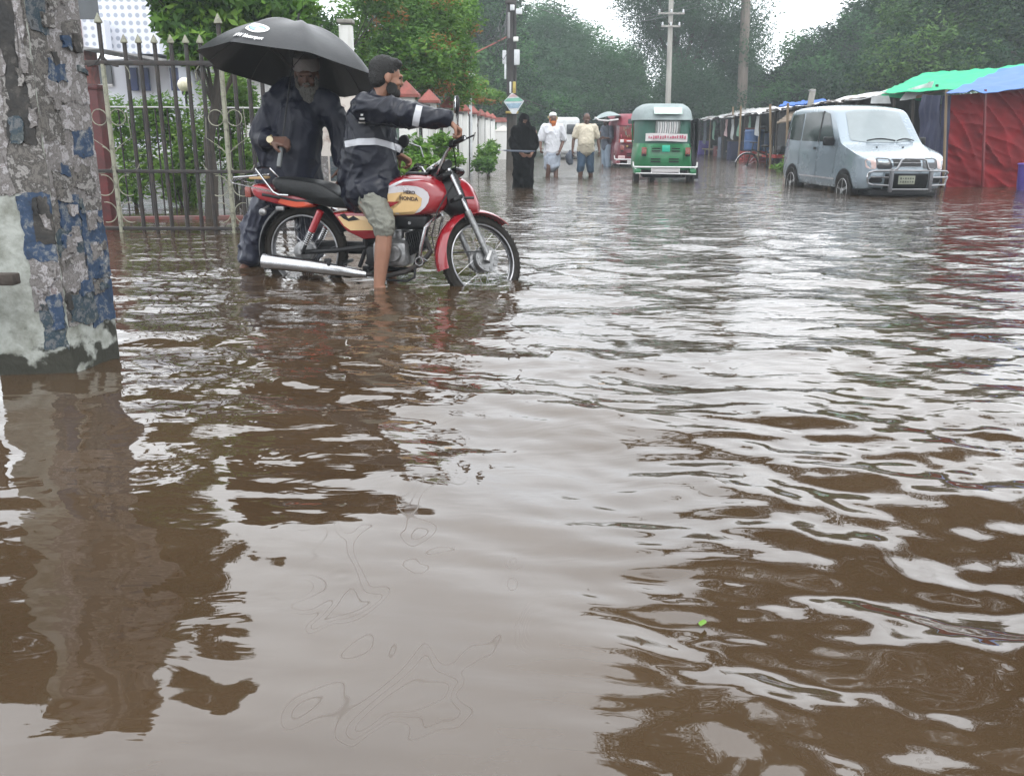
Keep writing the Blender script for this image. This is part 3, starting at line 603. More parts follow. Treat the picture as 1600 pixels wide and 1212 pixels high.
h_=MB(); h_.rbox(P(-5,436,3.55),(.16,.06,.045),.006); h_.build('hinge_bracket',K['wood_dark'],T)
h_=MB(); q=G(-16,600); h_.rbox((q.x-.01,q.y-.02,.1),(.05,.04,.75),.004); h_.build('side_post',K['wood_dark'],T)

# ---- iron gate
GY=9.1
def gz(py,px=260): return P(px,py,GY).z
Gt=thing('iron_gate',(P(270,300,GY).x,GY,-.15),'dark rusty iron gate with pointed bars standing in the water','gate',world=True)
def gx(px): return P(px,180,GY).x
xl,xr=gx(128),gx(497)
for (py,h,nm) in ((99,.045,'top_rail'),(268,.035,'middle_rail'),(357,.035,'bottom_rail')):
    m=MB(); m.rbox(((xl+xr)/2,GY,gz(py)),(xr-xl,.035,h),.004); m.build(nm,K['steel_dark'],Gt)
xs=[133,206,228,252,277,300,322,371,393,413,433,453,474]
def spear(m,x,z,s=1):
    m.lathe([(.012*s,0),(.034*s,.008),(.036*s,.02),(.003,.085*s)],(x,GY,z),'z',8)
for px in xs:
    x=gx(px)+.0; b_=MB(); b_.tube([V(x,GY+.004,-.15),V(x,GY+.004,gz(67))],.021,6); o=b_.build('bar',K['steel_dark'],Gt)
    s_=MB(); spear(s_,x,gz(69)); s_.build('spearhead',K['cream_paint'],o)
for px in (170,352):
    x=gx(px)
    b_=MB(); b_.tube([V(x,GY+.004,gz(99)),V(x,GY+.004,gz(36))],.022,6); o=b_.build('bar',K['steel_dark'],Gt); s_=MB(); spear(s_,x,gz(38),1.15); s_.build('spearhead',K['cream_paint'],o)
    c_=MB(); c_.tube([V(x,GY-.006,-.15),V(x,GY-.006,gz(101))],.024,6); c_.build('pale_post',K['cream_paint'],Gt)
    def scroll(cx,cz,r,a0,a1,nm='scroll',k=K['cream_paint'],w_=.005,sp=.0):
        s_=MB(); s_.tube([V(cx+(r-sp*i)*math.cos(a0+(a1-a0)*i/14),GY-.012,cz+(r-sp*i)*math.sin(a0+(a1-a0)*i/14)) for i in range(15)],w_,6); s_.build(nm,k,Gt)
    for sg in (-1,1):
        scroll(x+sg*.09,gz(184),.075,0,6.28); scroll(x+sg*.13,gz(250),.13,math.pi/2+sg*.3,math.pi/2+sg*4.4 if sg>0 else math.pi/2-4.4)
        scroll(x+sg*.12,gz(290),.10,math.pi/2-sg*.2,math.pi/2+sg*3.6); scroll(x+sg*.12,gz(332),.10,math.pi/2-sg*.2,math.pi/2+sg*3.4)
        scroll(x+sg*.15,gz(78),.15,-math.pi/2, -math.pi/2-sg*1.2 if sg>0 else -math.pi/2+1.2,k=K['steel_dark'],w_=.01)
        scroll(x+sg*.13,gz(118),.12,math.pi/2,math.pi/2-sg*1.9)
        s_=MB(); s_.tube([V(x+sg*.18,GY-.01,gz(165)),V(x+sg*.2,GY-.012,gz(215)),V(x+sg*.05,GY-.012,gz(232))],.004,6); s_.build('scroll',K['cream_paint'],Gt)
# ---- maroon column, low red kerb, inner railing
m=MB(); m.rbox((P(163,300,10.3).x,10.3,.62),(.17,.17,1.64),.006); m.rbox((P(163,300,10.3).x,10.3,1.43),(.2,.2,.05),.006); tag(m.build('maroon_column',K['maroon']),'maroon painted column just behind the left end of the iron gate','column')
m=MB(); q=G(165,343); q2=G(600,338); m.prism([V(q.x,q.y,-.15),V(q2.x,q2.y,-.15),V(q2.x,q2.y,.022),V(q.x,q.y,.022)],(0,.14,0)); tag(m.build('red_kerb',K['red_kerb']),'low red garden kerb just above the water behind the gate','kerb')
T=thing('garden_railing',(P(300,300,11).x,11,-.1),'thin railing with a white top pipe in the garden behind the gate','railing',world=True)
m=MB(); m.tube([P(140,167,11),P(420,169,11)],.009,6); m.build('top_pipe',K['white_paint'],T)
for i in range(15):
    m=MB(); x=P(150+19*i,200,11).x; m.tube([V(x,11,-.1),V(x,11,P(150,168,11).z-.01)],.010,5); m.build('bar',K['steel_dark'],T)
# ---- building
BY=19
m,t,b=nodes('patterned_tile'); N=t.nodes; L=t.links; tc=N.new('ShaderNodeTexCoord'); vo=N.new('ShaderNodeTexVoronoi'); vo.inputs['Scale'].default_value=7; vo.inputs['Randomness'].default_value=0
L.new(tc.outputs['Object'],vo.inputs['Vector']); r=N.new('ShaderNodeValToRGB'); r.color_ramp.elements[0].position=.25; r.color_ramp.elements[0].color=(.30,.33,.40,1); r.color_ramp.elements[1].position=.36; r.color_ramp.elements[1].color=(.62,.64,.70,1)
L.new(vo.outputs['Distance'],r.inputs[0]); L.new(r.outputs[0],b.inputs['Base Color']); b.inputs['Roughness'].default_value=.35; K['tile']=m
Bd=thing('tiled_building',(P(180,200,BY).x,BY,-.1),'white building faced with dotted tiles behind the iron gate','building',world=True)
def wbox(nm,p,k,px0,px1,py0,py1,Y,dp,**q):
    a=P(px0,py1,Y); c=P(px1,py0,Y); m=MB(); m.box(((a.x+c.x)/2,Y+dp/2,(a.z+c.z)/2),(abs(c.x-a.x),dp,abs(c.z-a.z))); return m.build(nm,k,p,smooth=0)
wbox('lower_wall',Bd,K['tile'],60,262,92,230,BY+1.2,4)
wbox('upper_wall',Bd,K['tile'],162,236,-60,84,BY,5)
m=MB(); a=P(122,28,BY-.5); c=P(162,80,BY-.5); e=P(248,96,BY+3.5); f=P(232,-60,BY+3.5); g_=P(162,-60,BY-.5)
wbox('balcony_front',Bd,K['tile'],124,162,31,78,BY-.45,.25)
wbox('red_wall_end',Bd,K['red_cap'],117,124,31,130,BY-.5,.6)
m=MB(); m.prism([P(124,78,BY-.5),P(162,84,BY-.5),P(252,97,BY-.1),P(252,91,BY-.1),P(162,77,BY-.5),P(124,72,BY-.5)],(0,1.6,0)); m.build('floor_slab',K['grey_wall'],Bd,smooth=0)
wbox('dark_recess',Bd,K['window_dark'],118,161,-60,33,BY+1.0,.2)
w_=wbox('window',Bd,K['window_dark'],140,172,100,134,BY+1.12,.05)
for px0 in (204,222,268): d_=wbox('window_frame',Bd,K['blue_frame'],px0,px0+8,106,142,BY+1.1,.08)
for i in range(6):
    m=MB(); m.tube([P(143+5*i,134,BY),P(143+5*i,166,BY)],.02,5); m.build('baluster',K['white_paint'],Bd)
m=MB(); m.tube([P(138,134,BY),P(176,134,BY)],.03,5); m.build('balcony_rail',K['white_paint'],Bd)
# second pale house behind the old man, and the white pillar with plaster
Bd=thing('pale_house',(P(400,200,22).x,22,-.1),'pale garden house half hidden behind the gate and the old man','house',world=True)
wbox('wall',Bd,K['white_wall'],225,420,112,230,22,4); wbox('roof_slab',Bd,K['grey_wall'],215,430,104,113,21.6,5); wbox('window',Bd,K['blue_frame'],262,276,118,150,21.95,.08); wbox('window',Bd,K['window_dark'],340,362,120,160,21.95,.08)
T=thing('white_gatepost',(P(545,200,13).x,13,-.1),'tall white post with peeling notices rising behind the umbrella','post',world=True)
m=MB(); x=P(543,100,13).x; m.rbox((x,13,1.1),(.17,.17,2.5),.01); m.build('shaft',K['white_wall'],T); m=MB(); m.rbox((x,13,2.40),(.21,.21,.05),.008); m.build('cap',K['concrete'],T)
# garden lamp globe
T=thing('garden_lamp',(P(290,150,13).x,13,-.1),'round cream lamp globe on a thin pole behind the gate','lamp',world=True); q=P(289,133,13)
m=MB(); m.ell(q,.10); m.build('globe',K['globe'],T); m=MB(); m.tube([V(q.x,13,-.1),V(q.x,13,q.z-.09)],.018,8); m.lathe([(.05,-.13),(.055,-.09),(.03,-.08)],q,'z',12); m.build('pole',K['black_metal'],T)
# ---- peeling post between the two men
T=thing('peeling_post',(P(528,300,10).x,10,-.2),'stout plastered post with a faded teal notice between the two men','post',world=True)
PZ=lambda py:P(528,py,10).z
xa,xb=P(497,300,10).x,P(562,300,10).x
m=MB(); m.rbox(((xa+xb)/2,10.15,(PZ(120)-.2)/2),(xb-xa,.34,PZ(120)+.2),.03); o=m.build('shaft',mat('peeling_plaster',(.50,.46,.42),.85,col2=(.22,.15,.12),scale=6,lo=.36,hi=.5,bump=.5,bscale=12),T)
m=MB(); a=P(515,244,9.97); c=P(531,283,9.97); m.box(((a.x+c.x)/2,9.975,(a.z+c.z)/2),(c.x-a.x,.006,a.z-c.z)); m.build('notice',PA[3],T)
m=MB(); a=P(501,244,9.97); c=P(514,285,9.97); m.box(((a.x+c.x)/2,9.975,(a.z+c.z)/2),(c.x-a.x,.006,a.z-c.z)); m.build('notice',PA[1],T)

# ---- white fence with red capped posts along the road
T=thing('red_capped_fence',(P(640,300,11.6).x,11.6,-.3),'white fence of posts with red pyramid caps along the left of the road','fence',world=True)
dirv=V(38/1400,1,0)
def fpt(Y): return V(-1.66+38/1400*Y+.03,Y,0)
Ys=[8.9+i*1.55*.0 for i in range(0)]
Ys=[11.6,14.0,17.1,20.2,23.2,26.4,29.6,32.8]
for i,Y in enumerate(Ys):
    p=fpt(Y); m=MB(); m.rbox((p.x,p.y,.52),(.19,.19,1.74),.006); o=m.build('post',K['white_wall'],T)
    m=MB(); z=1.385; h=.155; m.add([V(p.x+a*h,p.y+b*h,z) for a,b in((-1,-1),(1,-1),(1,1),(-1,1))]+[V(p.x+a*h,p.y+b*h,z+.035) for a,b in((-1,-1),(1,-1),(1,1),(-1,1))]+[V(p.x,p.y,z+.20)],[(3,2,1,0),(0,1,5,4),(1,2,6,5),(2,3,7,6),(3,0,4,7),(4,5,8),(5,6,8),(6,7,8),(7,4,8)]); m.build('cap',K['red_cap'],o,smooth=0)
    if i<len(Ys)-1:
        q=fpt(Ys[i+1]); 
        for z0 in (1.32,.35):
            m=MB(); m.prism([V(p.x-.02,p.y+.1,z0),V(p.x+.02,p.y+.1,z0),V(p.x+.02,p.y+.1,z0+.04),V(p.x-.02,p.y+.1,z0+.04)],q-p-V(0,.2,0)); m.build('rail',K['steel_dark'],T)
        n=7
        for k in range(1,n):
            c=p.lerp(q,k/n)
            if k in(2,5): m=MB(); m.rbox((c.x,c.y,.56),(.09,.16,1.5),.004); m.build('slab',K['white_wall'],T)
            else: m=MB(); m.tube([V(c.x,c.y,-.25),V(c.x,c.y,1.33)],.015,5); m.build('bar',K['steel_dark'],T)
# extra near posts of the same fence towards the gate
T=thing('tiled_boundary_wall',(P(785,230,40).x,40,-.3),'white boundary wall with a long red tiled coping at the far end of the fence','wall',world=True)
wbox('wall',T,K['white_wall'],776,800,191,243,36.5,6); wbox('coping',T,K['red_cap'],772,804,184,191,36.4,6.4)
T=thing('white_corner_pillar',(P(786,230,33).x,33,-.3),'squat white pillar with a pyramid top beside the woman in black','pillar',world=True)
a=P(772,240,33); c=P(801,205,33); hw=(c.x-a.x)/2; cx=(a.x+c.x)/2
m=MB(); m.box((cx,33+hw,c.z/2-.15),(2*hw,2*hw,c.z+.3)); m.build('shaft',K['white_wall'],T,smooth=0)
m=MB(); h=hw*1.06; z=c.z; m.add([V(cx+a_*h,33+hw+b2*h,z) for a_,b2 in((-1,-1),(1,-1),(1,1),(-1,1))]+[V(cx,33+hw,P(786,196,33).z)],[(3,2,1,0),(0,1,4),(1,2,4),(2,3,4),(3,0,4)]); m.build('pyramid_top',mat('dull_cap',(.5,.48,.44),.8),T,smooth=0)
# ================================================================= MOTORCYCLE
BO=V(-1.455,6.33,-.13); BR=R(-11.4)
BK=thing('motorcycle',BO,'red and cream motorcycle with a chrome silencer standing in the flood under its rider','motorcycle',rz=BR)
Bm=Matrix.Translation(BO)@Matrix.Rotation(BR,4,'Z')
def Bp(px,py,y=0.): return V((px-480)/219.8, y, (460+.0388*(px-480)-py)/225)
def bz(pts): return [Bp(*p) for p in pts]
class Pillow:
    def __init__(s,out,w,k=.7,y0=0): s.o=[Bp(*p) for p in out]; s.c=sum(s.o,V(0,0,0))/len(s.o); s.w=w; s.k=k; s.y0=y0
    def smooth(s,it=2):
        for _ in range(it):
            n=len(s.o); q=[]
            for i in range(n): a,b_=s.o[i],s.o[(i+1)%n]; q+=[a*.75+b_*.25,a*.25+b_*.75]
            s.o=q
        s.c=sum(s.o,V(0,0,0))/len(s.o); return s
    def mesh(s,m,nt=12):
        n=len(s.o); vs=[]
        for j in range(nt+1):
            t=-math.cos(math.pi*j/nt); sc_=s.k+(1-s.k)*math.sqrt(max(0,1-t*t))
            for p in s.o: q=s.c+(p-s.c)*sc_; vs.append(V(q.x,s.y0+t*s.w,q.z))
        fs=[(j*n+i,j*n+(i+1)%n,(j+1)*n+(i+1)%n,(j+1)*n+i) for j in range(nt) for i in range(n)]+[tuple(range(n-1,-1,-1)),tuple(nt*n+i for i in range(n))]
        return m.add(vs,fs)
    def surf(s,x,z):
        d=V(x-s.c.x,0,z-s.c.z); L_=d.length
        if L_<1e-6: return s.w
        best=1e9;n=len(s.o)
        for i in range(n):
            a=s.o[i]-s.c; e=s.o[(i+1)%n]-s.o[i]; den=d.x*e.z-d.z*e.x
            if abs(den)<1e-12: continue
            t=(a.x*e.z-a.z*e.x)/den; u=(a.x*d.z-a.z*d.x)/den
            if t>0 and -1e-6<=u<=1+1e-6: best=min(best,t)
        rho=1/best if best<1e9 else 0; q=max(0,min(.98,(rho-s.k)/(1-s.k)))
        return s.w*math.sqrt(max(0,1-q*q))
    def decal(s,poly,name,mt,parent,off=.003,side=-1,cuts=3):
        bm=bmesh.new(); vs=[bm.verts.new((p.x,0,p.z)) for p in [Bp(*q) for q in poly]]; bm.faces.new(vs); bmesh.ops.triangulate(bm,faces=bm.faces[:])
        for _ in range(cuts): bmesh.ops.subdivide_edges(bm,edges=bm.edges[:],cuts=1,use_grid_fill=True)
        for v in bm.verts: v.co.y=s.y0+side*(s.surf(v.co.x,v.co.z)+off)
        m=MB(); m.bm(bm); return m.build(name,mt,parent)
def smoothpoly(p,it=2):
    for _ in range(it):
        n=len(p);q=[]
        for i in range(n): a,b_=p[i],p[(i+1)%n]; q+=[(a[0]*.75+b_[0]*.25,a[1]*.75+b_[1]*.25),(a[0]*.25+b_[0]*.75,a[1]*.25+b_[1]*.75)]
        p=q
    return p
# tank
TK=Pillow([(565,316),(577,305),(605,294),(624,282),(651,275),(688,278),(706,290),(714,308),(709,328),(692,339),(636,341),(584,340),(566,330)],.135,.66).smooth()
m=MB(); TK.mesh(m); tank=m.build('fuel_tank',K['red_paint'],BK,60)
TK.decal(smoothpoly([(580,320),(600,307),(622,295),(650,291),(676,294),(690,305),(686,321),(670,334),(633,335),(644,324),(610,316),(608,326),(583,331)],1),'tank_decal_silver',K['silver_decal'],tank,.002)
TK.decal([(610,316),(646,317),(618,336),(665,334),(676,322),(678,311),(668,304),(648,301),(626,303),(612,308)],'tank_decal_cream',K['cream_decal'],tank,.0036)
TK.decal([(590,314),(644,315),(614,331),(590,333)],'tank_decal_red',K['red_paint'],tank,.0055)
TK.decal([(604,307),(617,297),(650,282),(680,284),(650,286),(621,300)],'tank_stripe',K['silver_decal'],tank,.002)
def tf(cx,cy): 
    c=Bp(cx,cy)
    return lambda x,y:(lambda X,Z:V(X,-(TK.surf(X,Z)+.0065),Z))(c.x+x,c.z+y-.05*x)
place_text('HERO',.030,tf(659,302),'lettering',K['ink_dark'],tank,.0012)
place_text('HONDA',.034,tf(658,311),'lettering',K['ink_dark'],tank,.0012)
m=MB(); m.rbox(Bp(664,277)+V(0,0,.004),(.15,.10,.02),.006); m.build('tank_cap',K['black_metal'],BK)
# seat
S=Pillow([(436,276),(455,275),(489,279),(520,285),(540,297),(556,309),(575,313),(600,314),(600,326),(560,326),(520,322),(480,304),(450,299),(438,290)],.125,.82).smooth(1)
m=MB(); S.mesh(m); m.build('seat',K['seat_vinyl'],BK,60)
# tail cowl, panels
S=Pillow([(398,285),(420,284),(440,292),(455,301),(480,303),(507,310),(514,323),(480,326),(440,316),(405,306)],.11,.75).smooth(1)
m=MB(); S.mesh(m); tc_=m.build('tail_cowl',K['red_paint'],BK,60)
S.decal([(455,307),(500,314),(508,321),(480,322),(450,313)],'cowl_stripe',mat('orange_red',(.5,.06,.02),.25,coat=.8,bump=0),tc_)
m=MB(); m.rbox(Bp(398,297)+V(-.01,0,0),(.05,.12,.075),.012); m.build('tail_lamp',K['tail_light'],BK)
S=Pillow([(532,329),(560,327),(621,330),(616,350),(608,372),(585,374),(556,360),(545,348)],.115,.8)
m=MB(); S.mesh(m); sp_=m.build('side_panel',K['red_paint'],BK,50)
S.decal([(534,330),(560,329),(618,331),(612,345),(600,357),(553,357),(545,346)],'panel_decal',K['cream_decal'],sp_,.002,cuts=2)
S.decal([(548,333),(556,331),(562,339),(570,335),(580,341),(562,343),(554,339)],'panel_emblem',K['black_metal'],sp_,.004,cuts=1)
# chrome carrier and grab rail
m=MB()
for sg in(-1,1):
    m.tube([Bp(417,262,sg*.10),Bp(447,297,sg*.135),Bp(456,301,sg*.14),Bp(471,302,sg*.14)],.0085,8)
    m.tube([Bp(441,296,sg*.12),Bp(375,282,sg*.09),Bp(372,277,sg*.085)],.004,6)
m.tube([Bp(417,262,-.10),Bp(414,260,0),Bp(417,262,.10)],.0085,8)
m.tube([Bp(418,272,-.09),Bp(378,274,-.085),Bp(373,279,-.06),Bp(373,279,.06),Bp(378,274,.085),Bp(418,272,.09)],.0065,8)
for y in(-.05,0,.05): m.tube([Bp(418,272,y),Bp(375,277,y)],.004,6)
m.build('luggage_carrier',K['chrome'],BK)
m=MB(); m.rbox(Bp(411,276),(.10,.13,.018),.005); m.build('carrier_plate',K['cream_decal'],BK)
# wheels
def wheel(c,parent,nm='wheel',rad=.31,Mx=None,hubr=.07,drum=False):
    tf_=(lambda v:Mx@v) if Mx else (lambda v:v)
    def arc(r,y=0,n=48): return [tf_(c+V(r*math.cos(2*math.pi*i/n),y,r*math.sin(2*math.pi*i/n))) for i in range(n)]
    h=MB()
    def lat(prof):
        q=MB(); q.lathe(prof,(0,0,0),'y',28); q.v=[tuple(tf_(c+Vector(v))) for v in q.v]; h.add(q.v,q.f)
    lat([(hubr*.3,-.062),(hubr*.45,-.058),(hubr,-.05),(hubr*1.02,-.015),(hubr*.7,.0),(hubr*1.02,.02),(hubr,.045),(hubr*.3,.06)])
    lat([(.012,-.11),(.012,.11)])
    o=h.build(nm,K['alu'],parent)
    t=MB(); t.tube(arc(rad-.034),.036,12,closed=True,flat=1.0); 
    for i in range(56):
        a=2*math.pi*i/56; 
        for sg in(-1,1):
            p=c+V((rad-.005)*math.cos(a),sg*.014,(rad-.005)*math.sin(a)); rot=(Mx.to_3x3() if Mx else Matrix.Identity(3))@Matrix.Rotation(-a,3,'Y')
            t.box(tf_(p),(.009,.018,.012),rot)
    t.build('tyre',K['rubber'],o)
    r_=MB()
    for y in(-.024,.024): r_.tube(arc(rad-.064,y),.007,8,closed=True)
    q=MB(); q.lathe([(rad-.064,-.02),(rad-.072,0),(rad-.064,.02)],(0,0,0),'y',48,False); r_.add([tf_(c+Vector(v)) for v in q.v],q.f)
    r_.build('rim',K['rim_steel'],o)
    s_=MB()
    for i in range(36):
        a=2*math.pi*i/36; sg=-1 if i%2 else 1; b_=a+(.5 if (i//2)%2 else -.5)
        s_.tube([tf_(c+V(hubr*.95*math.cos(b_),sg*.035,hubr*.95*math.sin(b_))),tf_(c+V((rad-.07)*math.cos(a),sg*.006,(rad-.07)*math.sin(a)))],.0016,4,caps=False)
    s_.build('spokes',K['rim_steel'],o)
    return o
RW=V(0,0,.31); wheel(RW,BK)
# rear mudguard (black), chain case, swing arm, shock absorbers
m=MB()
def guard(m,c,r,a0,a1,w,th=.004,n=24,Mx=None,bulge=.018):
    vs=[];k=8
    for i in range(n+1):
        a=a0+(a1-a0)*i/n
        for lay in(0,1):
            for j in range(k+1):
                t=-1+2*j/k; rr=r-th*lay-bulge*abs(t)**2.2*1.6
                v=c+V(rr*math.cos(a),t*w/2,rr*math.sin(a)); vs.append(Mx@v if Mx else v)
    W=2*(k+1); fs=[]
    for i in range(n):
        for j in range(k):
            fs.append((i*W+j,i*W+j+1,(i+1)*W+j+1,(i+1)*W+j)); fs.append((i*W+k+1+j,(i+1)*W+k+1+j,(i+1)*W+k+2+j,i*W+k+2+j))
        fs.append((i*W,(i+1)*W,(i+1)*W+k+1,i*W+k+1)); fs.append((i*W+k,i*W+2*k+1,(i+1)*W+2*k+1,(i+1)*W+k))
    fs.append(tuple(list(range(0,k+1))+list(range(2*k+1,k,-1)))); fs.append(tuple(n*W+q for q in list(range(0,k+1))+list(range(2*k+1,k,-1))))
    m.add(vs,fs)
guard(m,RW,.35,R(25),R(205),.13); m.build('rear_mudguard',K['black_metal'],BK)
m=MB()
for sg in(-1,1): m.tube([V(0,sg*.085,.31),V(.25,sg*.085,.33),V(.48,sg*.08,.36)],.017,8)
m.rbox((.25,.09,.33),(.5,.03,.09),.012); m.build('swing_arm',K['black_metal'],BK)
for sg in(-1,1):
    a=Bp(519,327,sg*.125); b_=Bp(486,390,sg*.125); 
    m=MB(); m.tube([a,a.lerp(b_,.48)],.026,12); o=m.build('shock_cover',K['red_paint'],BK)
    m=MB(); m.tube([a.lerp(b_,.48),a.lerp(b_,.98)],.013,8); m.build('damper_rod',K['black_metal'],o)
    m=MB(); 
    for i in range(7): q=a.lerp(b_,.5+.045*i); m.tube([q,a.lerp(b_,.5+.045*i+.02)],.022,10)
    m.build('spring',K['chrome'],o)
# frame
m=MB()
for sg in(-1,1):
    m.tube([V(.98,0,.80),V(.80,sg*.05,.70),V(.45,sg*.09,.65),V(.0,sg*.10,.66),V(-.25,sg*.10,.70)],.015,8)
    m.tube([V(.45,sg*.09,.65),V(.48,sg*.08,.36),V(.42,sg*.07,.22)],.015,8)
m.tube([V(.98,0,.80),V(.93,0,.62),V(.84,0,.35),V(.80,0,.23)],.018,8)
m.tube([V(.42,0,.20),V(.80,0,.20)],.018,8); m.tube([V(.30,-.10,.24),V(.30,.1,.24)],.014,8)
m.build('frame',K['black_metal'],BK)
# engine
m=MB(); m.rbox(Bp(625,393,-.02),(.24,.24,.17),.03); m.rbox(Bp(622,393,-.13),(.17,.05,.13),.02); m.lathe([(.05,-.165),(.06,-.15),(.06,-.13)],Bp(632,392,0),'y',20); en=m.build('engine_case',K['alu'],BK)
m=MB(); m.rbox(Bp(606,398,.0),(.20,.20,.15),.03); m.rbox(Bp(598,370,.02),(.20,.15,.14),.02); m.build('gearbox',K['black_metal'],BK)
m=MB(); rot=Matrix.Rotation(R(-12),3,'Y')
for i in range(7):
    q=Bp(650+3.2*i,380-1.1*i); m.rbox(q,(.007,.15,.155),.003,rot)
m.rbox(Bp(660,378),(.14,.10,.11),.015,rot); m.build('cylinder',K['black_metal'],en)
m=MB(); m.rbox(Bp(632,366,-.02),(.07,.07,.06),.015); m.rbox(Bp(645,362,.02),(.09,.05,.03),.01,Matrix.Rotation(R(20),3,'Y')); m.tube([Bp(612,358,-.03),Bp(625,350,-.04),Bp(640,358,-.03)],.01,6); m.build('carburettor',K['alu'],BK)
m=MB(); m.rbox(Bp(657,346,-.06),(.235,.09,.105),.03,seg=4); ab=m.build('horn_cover',K['black_metal'],BK); m=MB(); m.lathe([(.011,-.112),(.011,-.10)],Bp(656,347,0),'y',12); m.build('cover_bolt',K['chrome'],ab)
# silencer
pts=[Bp(427,401,-.17),Bp(440,402.5,-.17),Bp(500,409.5,-.165),Bp(545,416,-.16),Bp(575,421,-.155),Bp(590,423,-.15)]
m=MB(); m.tube(pts,[.052,.053,.049,.041,.031,.022],18); m.lathe([(.03,-.004),(.03,.001)],Bp(426,401,0),'x',14); si=m.build('silencer',K['chrome'],BK)
m=MB(); m.tube([Bp(590,423,-.15),Bp(620,426,-.14),Bp(650,420,-.12),Bp(672,408,-.09),Bp(684,392,-.05),Bp(676,378,-.02)],.017,10); m.build('exhaust_pipe',K['dark_red'] and K['steel_dark'],BK)
m=MB(); m.rbox(Bp(527,407,-.13),(.05,.02,.07),.006); m.tube([Bp(522,408,-.1),Bp(534,404,-.2)],.012,8); m.tube([Bp(600,414,-.02),Bp(600,415,-.26)],.013,8); m.build('foot_pegs',K['black_metal'],BK)
m=MB(); m.tube([Bp(600,420,-.10),Bp(618,431,-.15),Bp(655,433,-.17),Bp(666,427,-.17),Bp(666,413,-.15)],.0085,8); m.tube([Bp(560,425,.1),Bp(500,436,.14)],.009,6); m.build('stand',K['black_metal'],BK)
# crash guard
m=MB()
for sg in(-1,1):
    m.tube([Bp(697,338,sg*.02),Bp(692,343,sg*.14),Bp(686,352,sg*.2),Bp(680,378,sg*.21),Bp(676,396,sg*.19),Bp(681,404,sg*.12)],.0115,10)
m.tube([Bp(676,402,-.2)+V(.028*math.cos(a/8*6.28),0,.028*math.sin(a/8*6.28)) for a in range(8)],.007,6,closed=True)
m.build('crash_guard',K['chrome'],BK)
# ---- steered front end
ra=R(25.5); ax=V(-math.sin(ra),0,math.cos(ra)); pp=V(math.cos(ra),0,math.sin(ra)); FW=V(1.275,0,.283); A0=FW-pp*.05
ST=Matrix.Translation(A0)@Matrix.Rotation(R(50),4,ax)@Matrix.Translation(-A0)
def fr_(mb): mb.v=[tuple(ST@Vector(v)) for v in mb.v]; return mb
wheel(FW,BK,Mx=ST,hubr=.078)
m=MB(); m.lathe([(.088,-.075),(.092,-.06),(.09,-.05)],FW,'y',32)
for i in range(10): a=i*.628; m.rbox(FW+V(.07*math.cos(a),-.078,.07*math.sin(a)),(.02,.006,.02),.002)
m.lathe([(.02,-.085),(.022,-.07)],FW,'y',14); fr_(m).build('brake_drum',K['alu'],BK)
m=MB(); guard(m,FW,.352,R(52),R(196),.145,bulge=.022); g_=fr_(m).build('front_mudguard',K['red_paint'],BK)
m=MB(); 
for sg in(-1,1): m.rbox(FW+ax*.33+V(.0,sg*.075,.0),(.03,.01,.10),.004)
fr_(m).build('mudguard_bracket',K['black_metal'],g_)
m=MB()
for sg in(-1,1):
    m.tube([FW+V(0,sg*.098,0),FW+V(0,sg*.098,0)+ax*.34],.021,12); m.tube([FW+V(-.02,sg*.098,-.03),FW+V(.01,sg*.098,.04)],.026,8)
fr_(m).build('fork_slider',K['alu'],BK)
m=MB()
for sg in(-1,1): m.tube([FW+V(0,sg*.098,0)+ax*.32,FW+V(0,sg*.098,0)+ax*.64],.0145,12)
fr_(m).build('fork_tube',K['chrome'],BK)
m=MB()
for k in(.44,.61): m.rbox(A0+ax*k+pp*.015,(.08,.24,.03),.01,Matrix.Rotation(ra*-1,3,'Y'))
m.tube([A0+ax*.40,A0+ax*.655],.024,10)
for sg in(-1,1): m.tube([A0+ax*.44+V(.04,sg*.14,0),A0+ax*.44+V(.10,sg*.17,0)],.009,6)
fr_(m).build('fork_clamp',K['black_metal'],BK)
H0=A0+ax*.645
def grp(dx,y,z): return H0+pp*dx+V(0,y,0)+ax*z
m=MB(); 
for sg in(-1,1): m.tube([grp(0,0,.0),grp(0,sg*.05,.0),grp(.0,sg*.10,.03),grp(.04,sg*.17,.09),grp(.06,sg*.25,.115),grp(.05,sg*.40,.105)],.0115,10)
fr_(m).build('handlebar',K['chrome'],BK)
for sg in(-1,1):
    m=MB(); m.tube([grp(.058,sg*.27,.114),grp(.05,sg*.40,.105)],.0175,12); m.rbox(grp(.062,sg*.245,.115),(.04,.045,.045),.008); m.tube([grp(.08,sg*.245,.115),grp(.12,sg*.27,.11),grp(.11,sg*.42,.095)],.006,8); fr_(m).build('grip',K['black_metal'],BK)
# cables
m=MB()
for sg,e in((-1,.0),(1,.02),(-1,.04)):
    m.tube([grp(0,sg*.22,.12),grp(.10,sg*.18,.10),grp(.12,sg*.10,.0),grp(.06,sg*.04,-.12)],.004,5)
fr_(m).build('cables',K['black_metal'],BK)
m=MB(); m.tube([ST@grp(.04,-.1,-.1),Bp(700,330,-.13),Bp(693,365,-.16),Bp(698,392,-.17),ST@(FW+V(-.05,-.10,.04))],.005,6); m.build('brake_cable',K['black_metal'],BK)
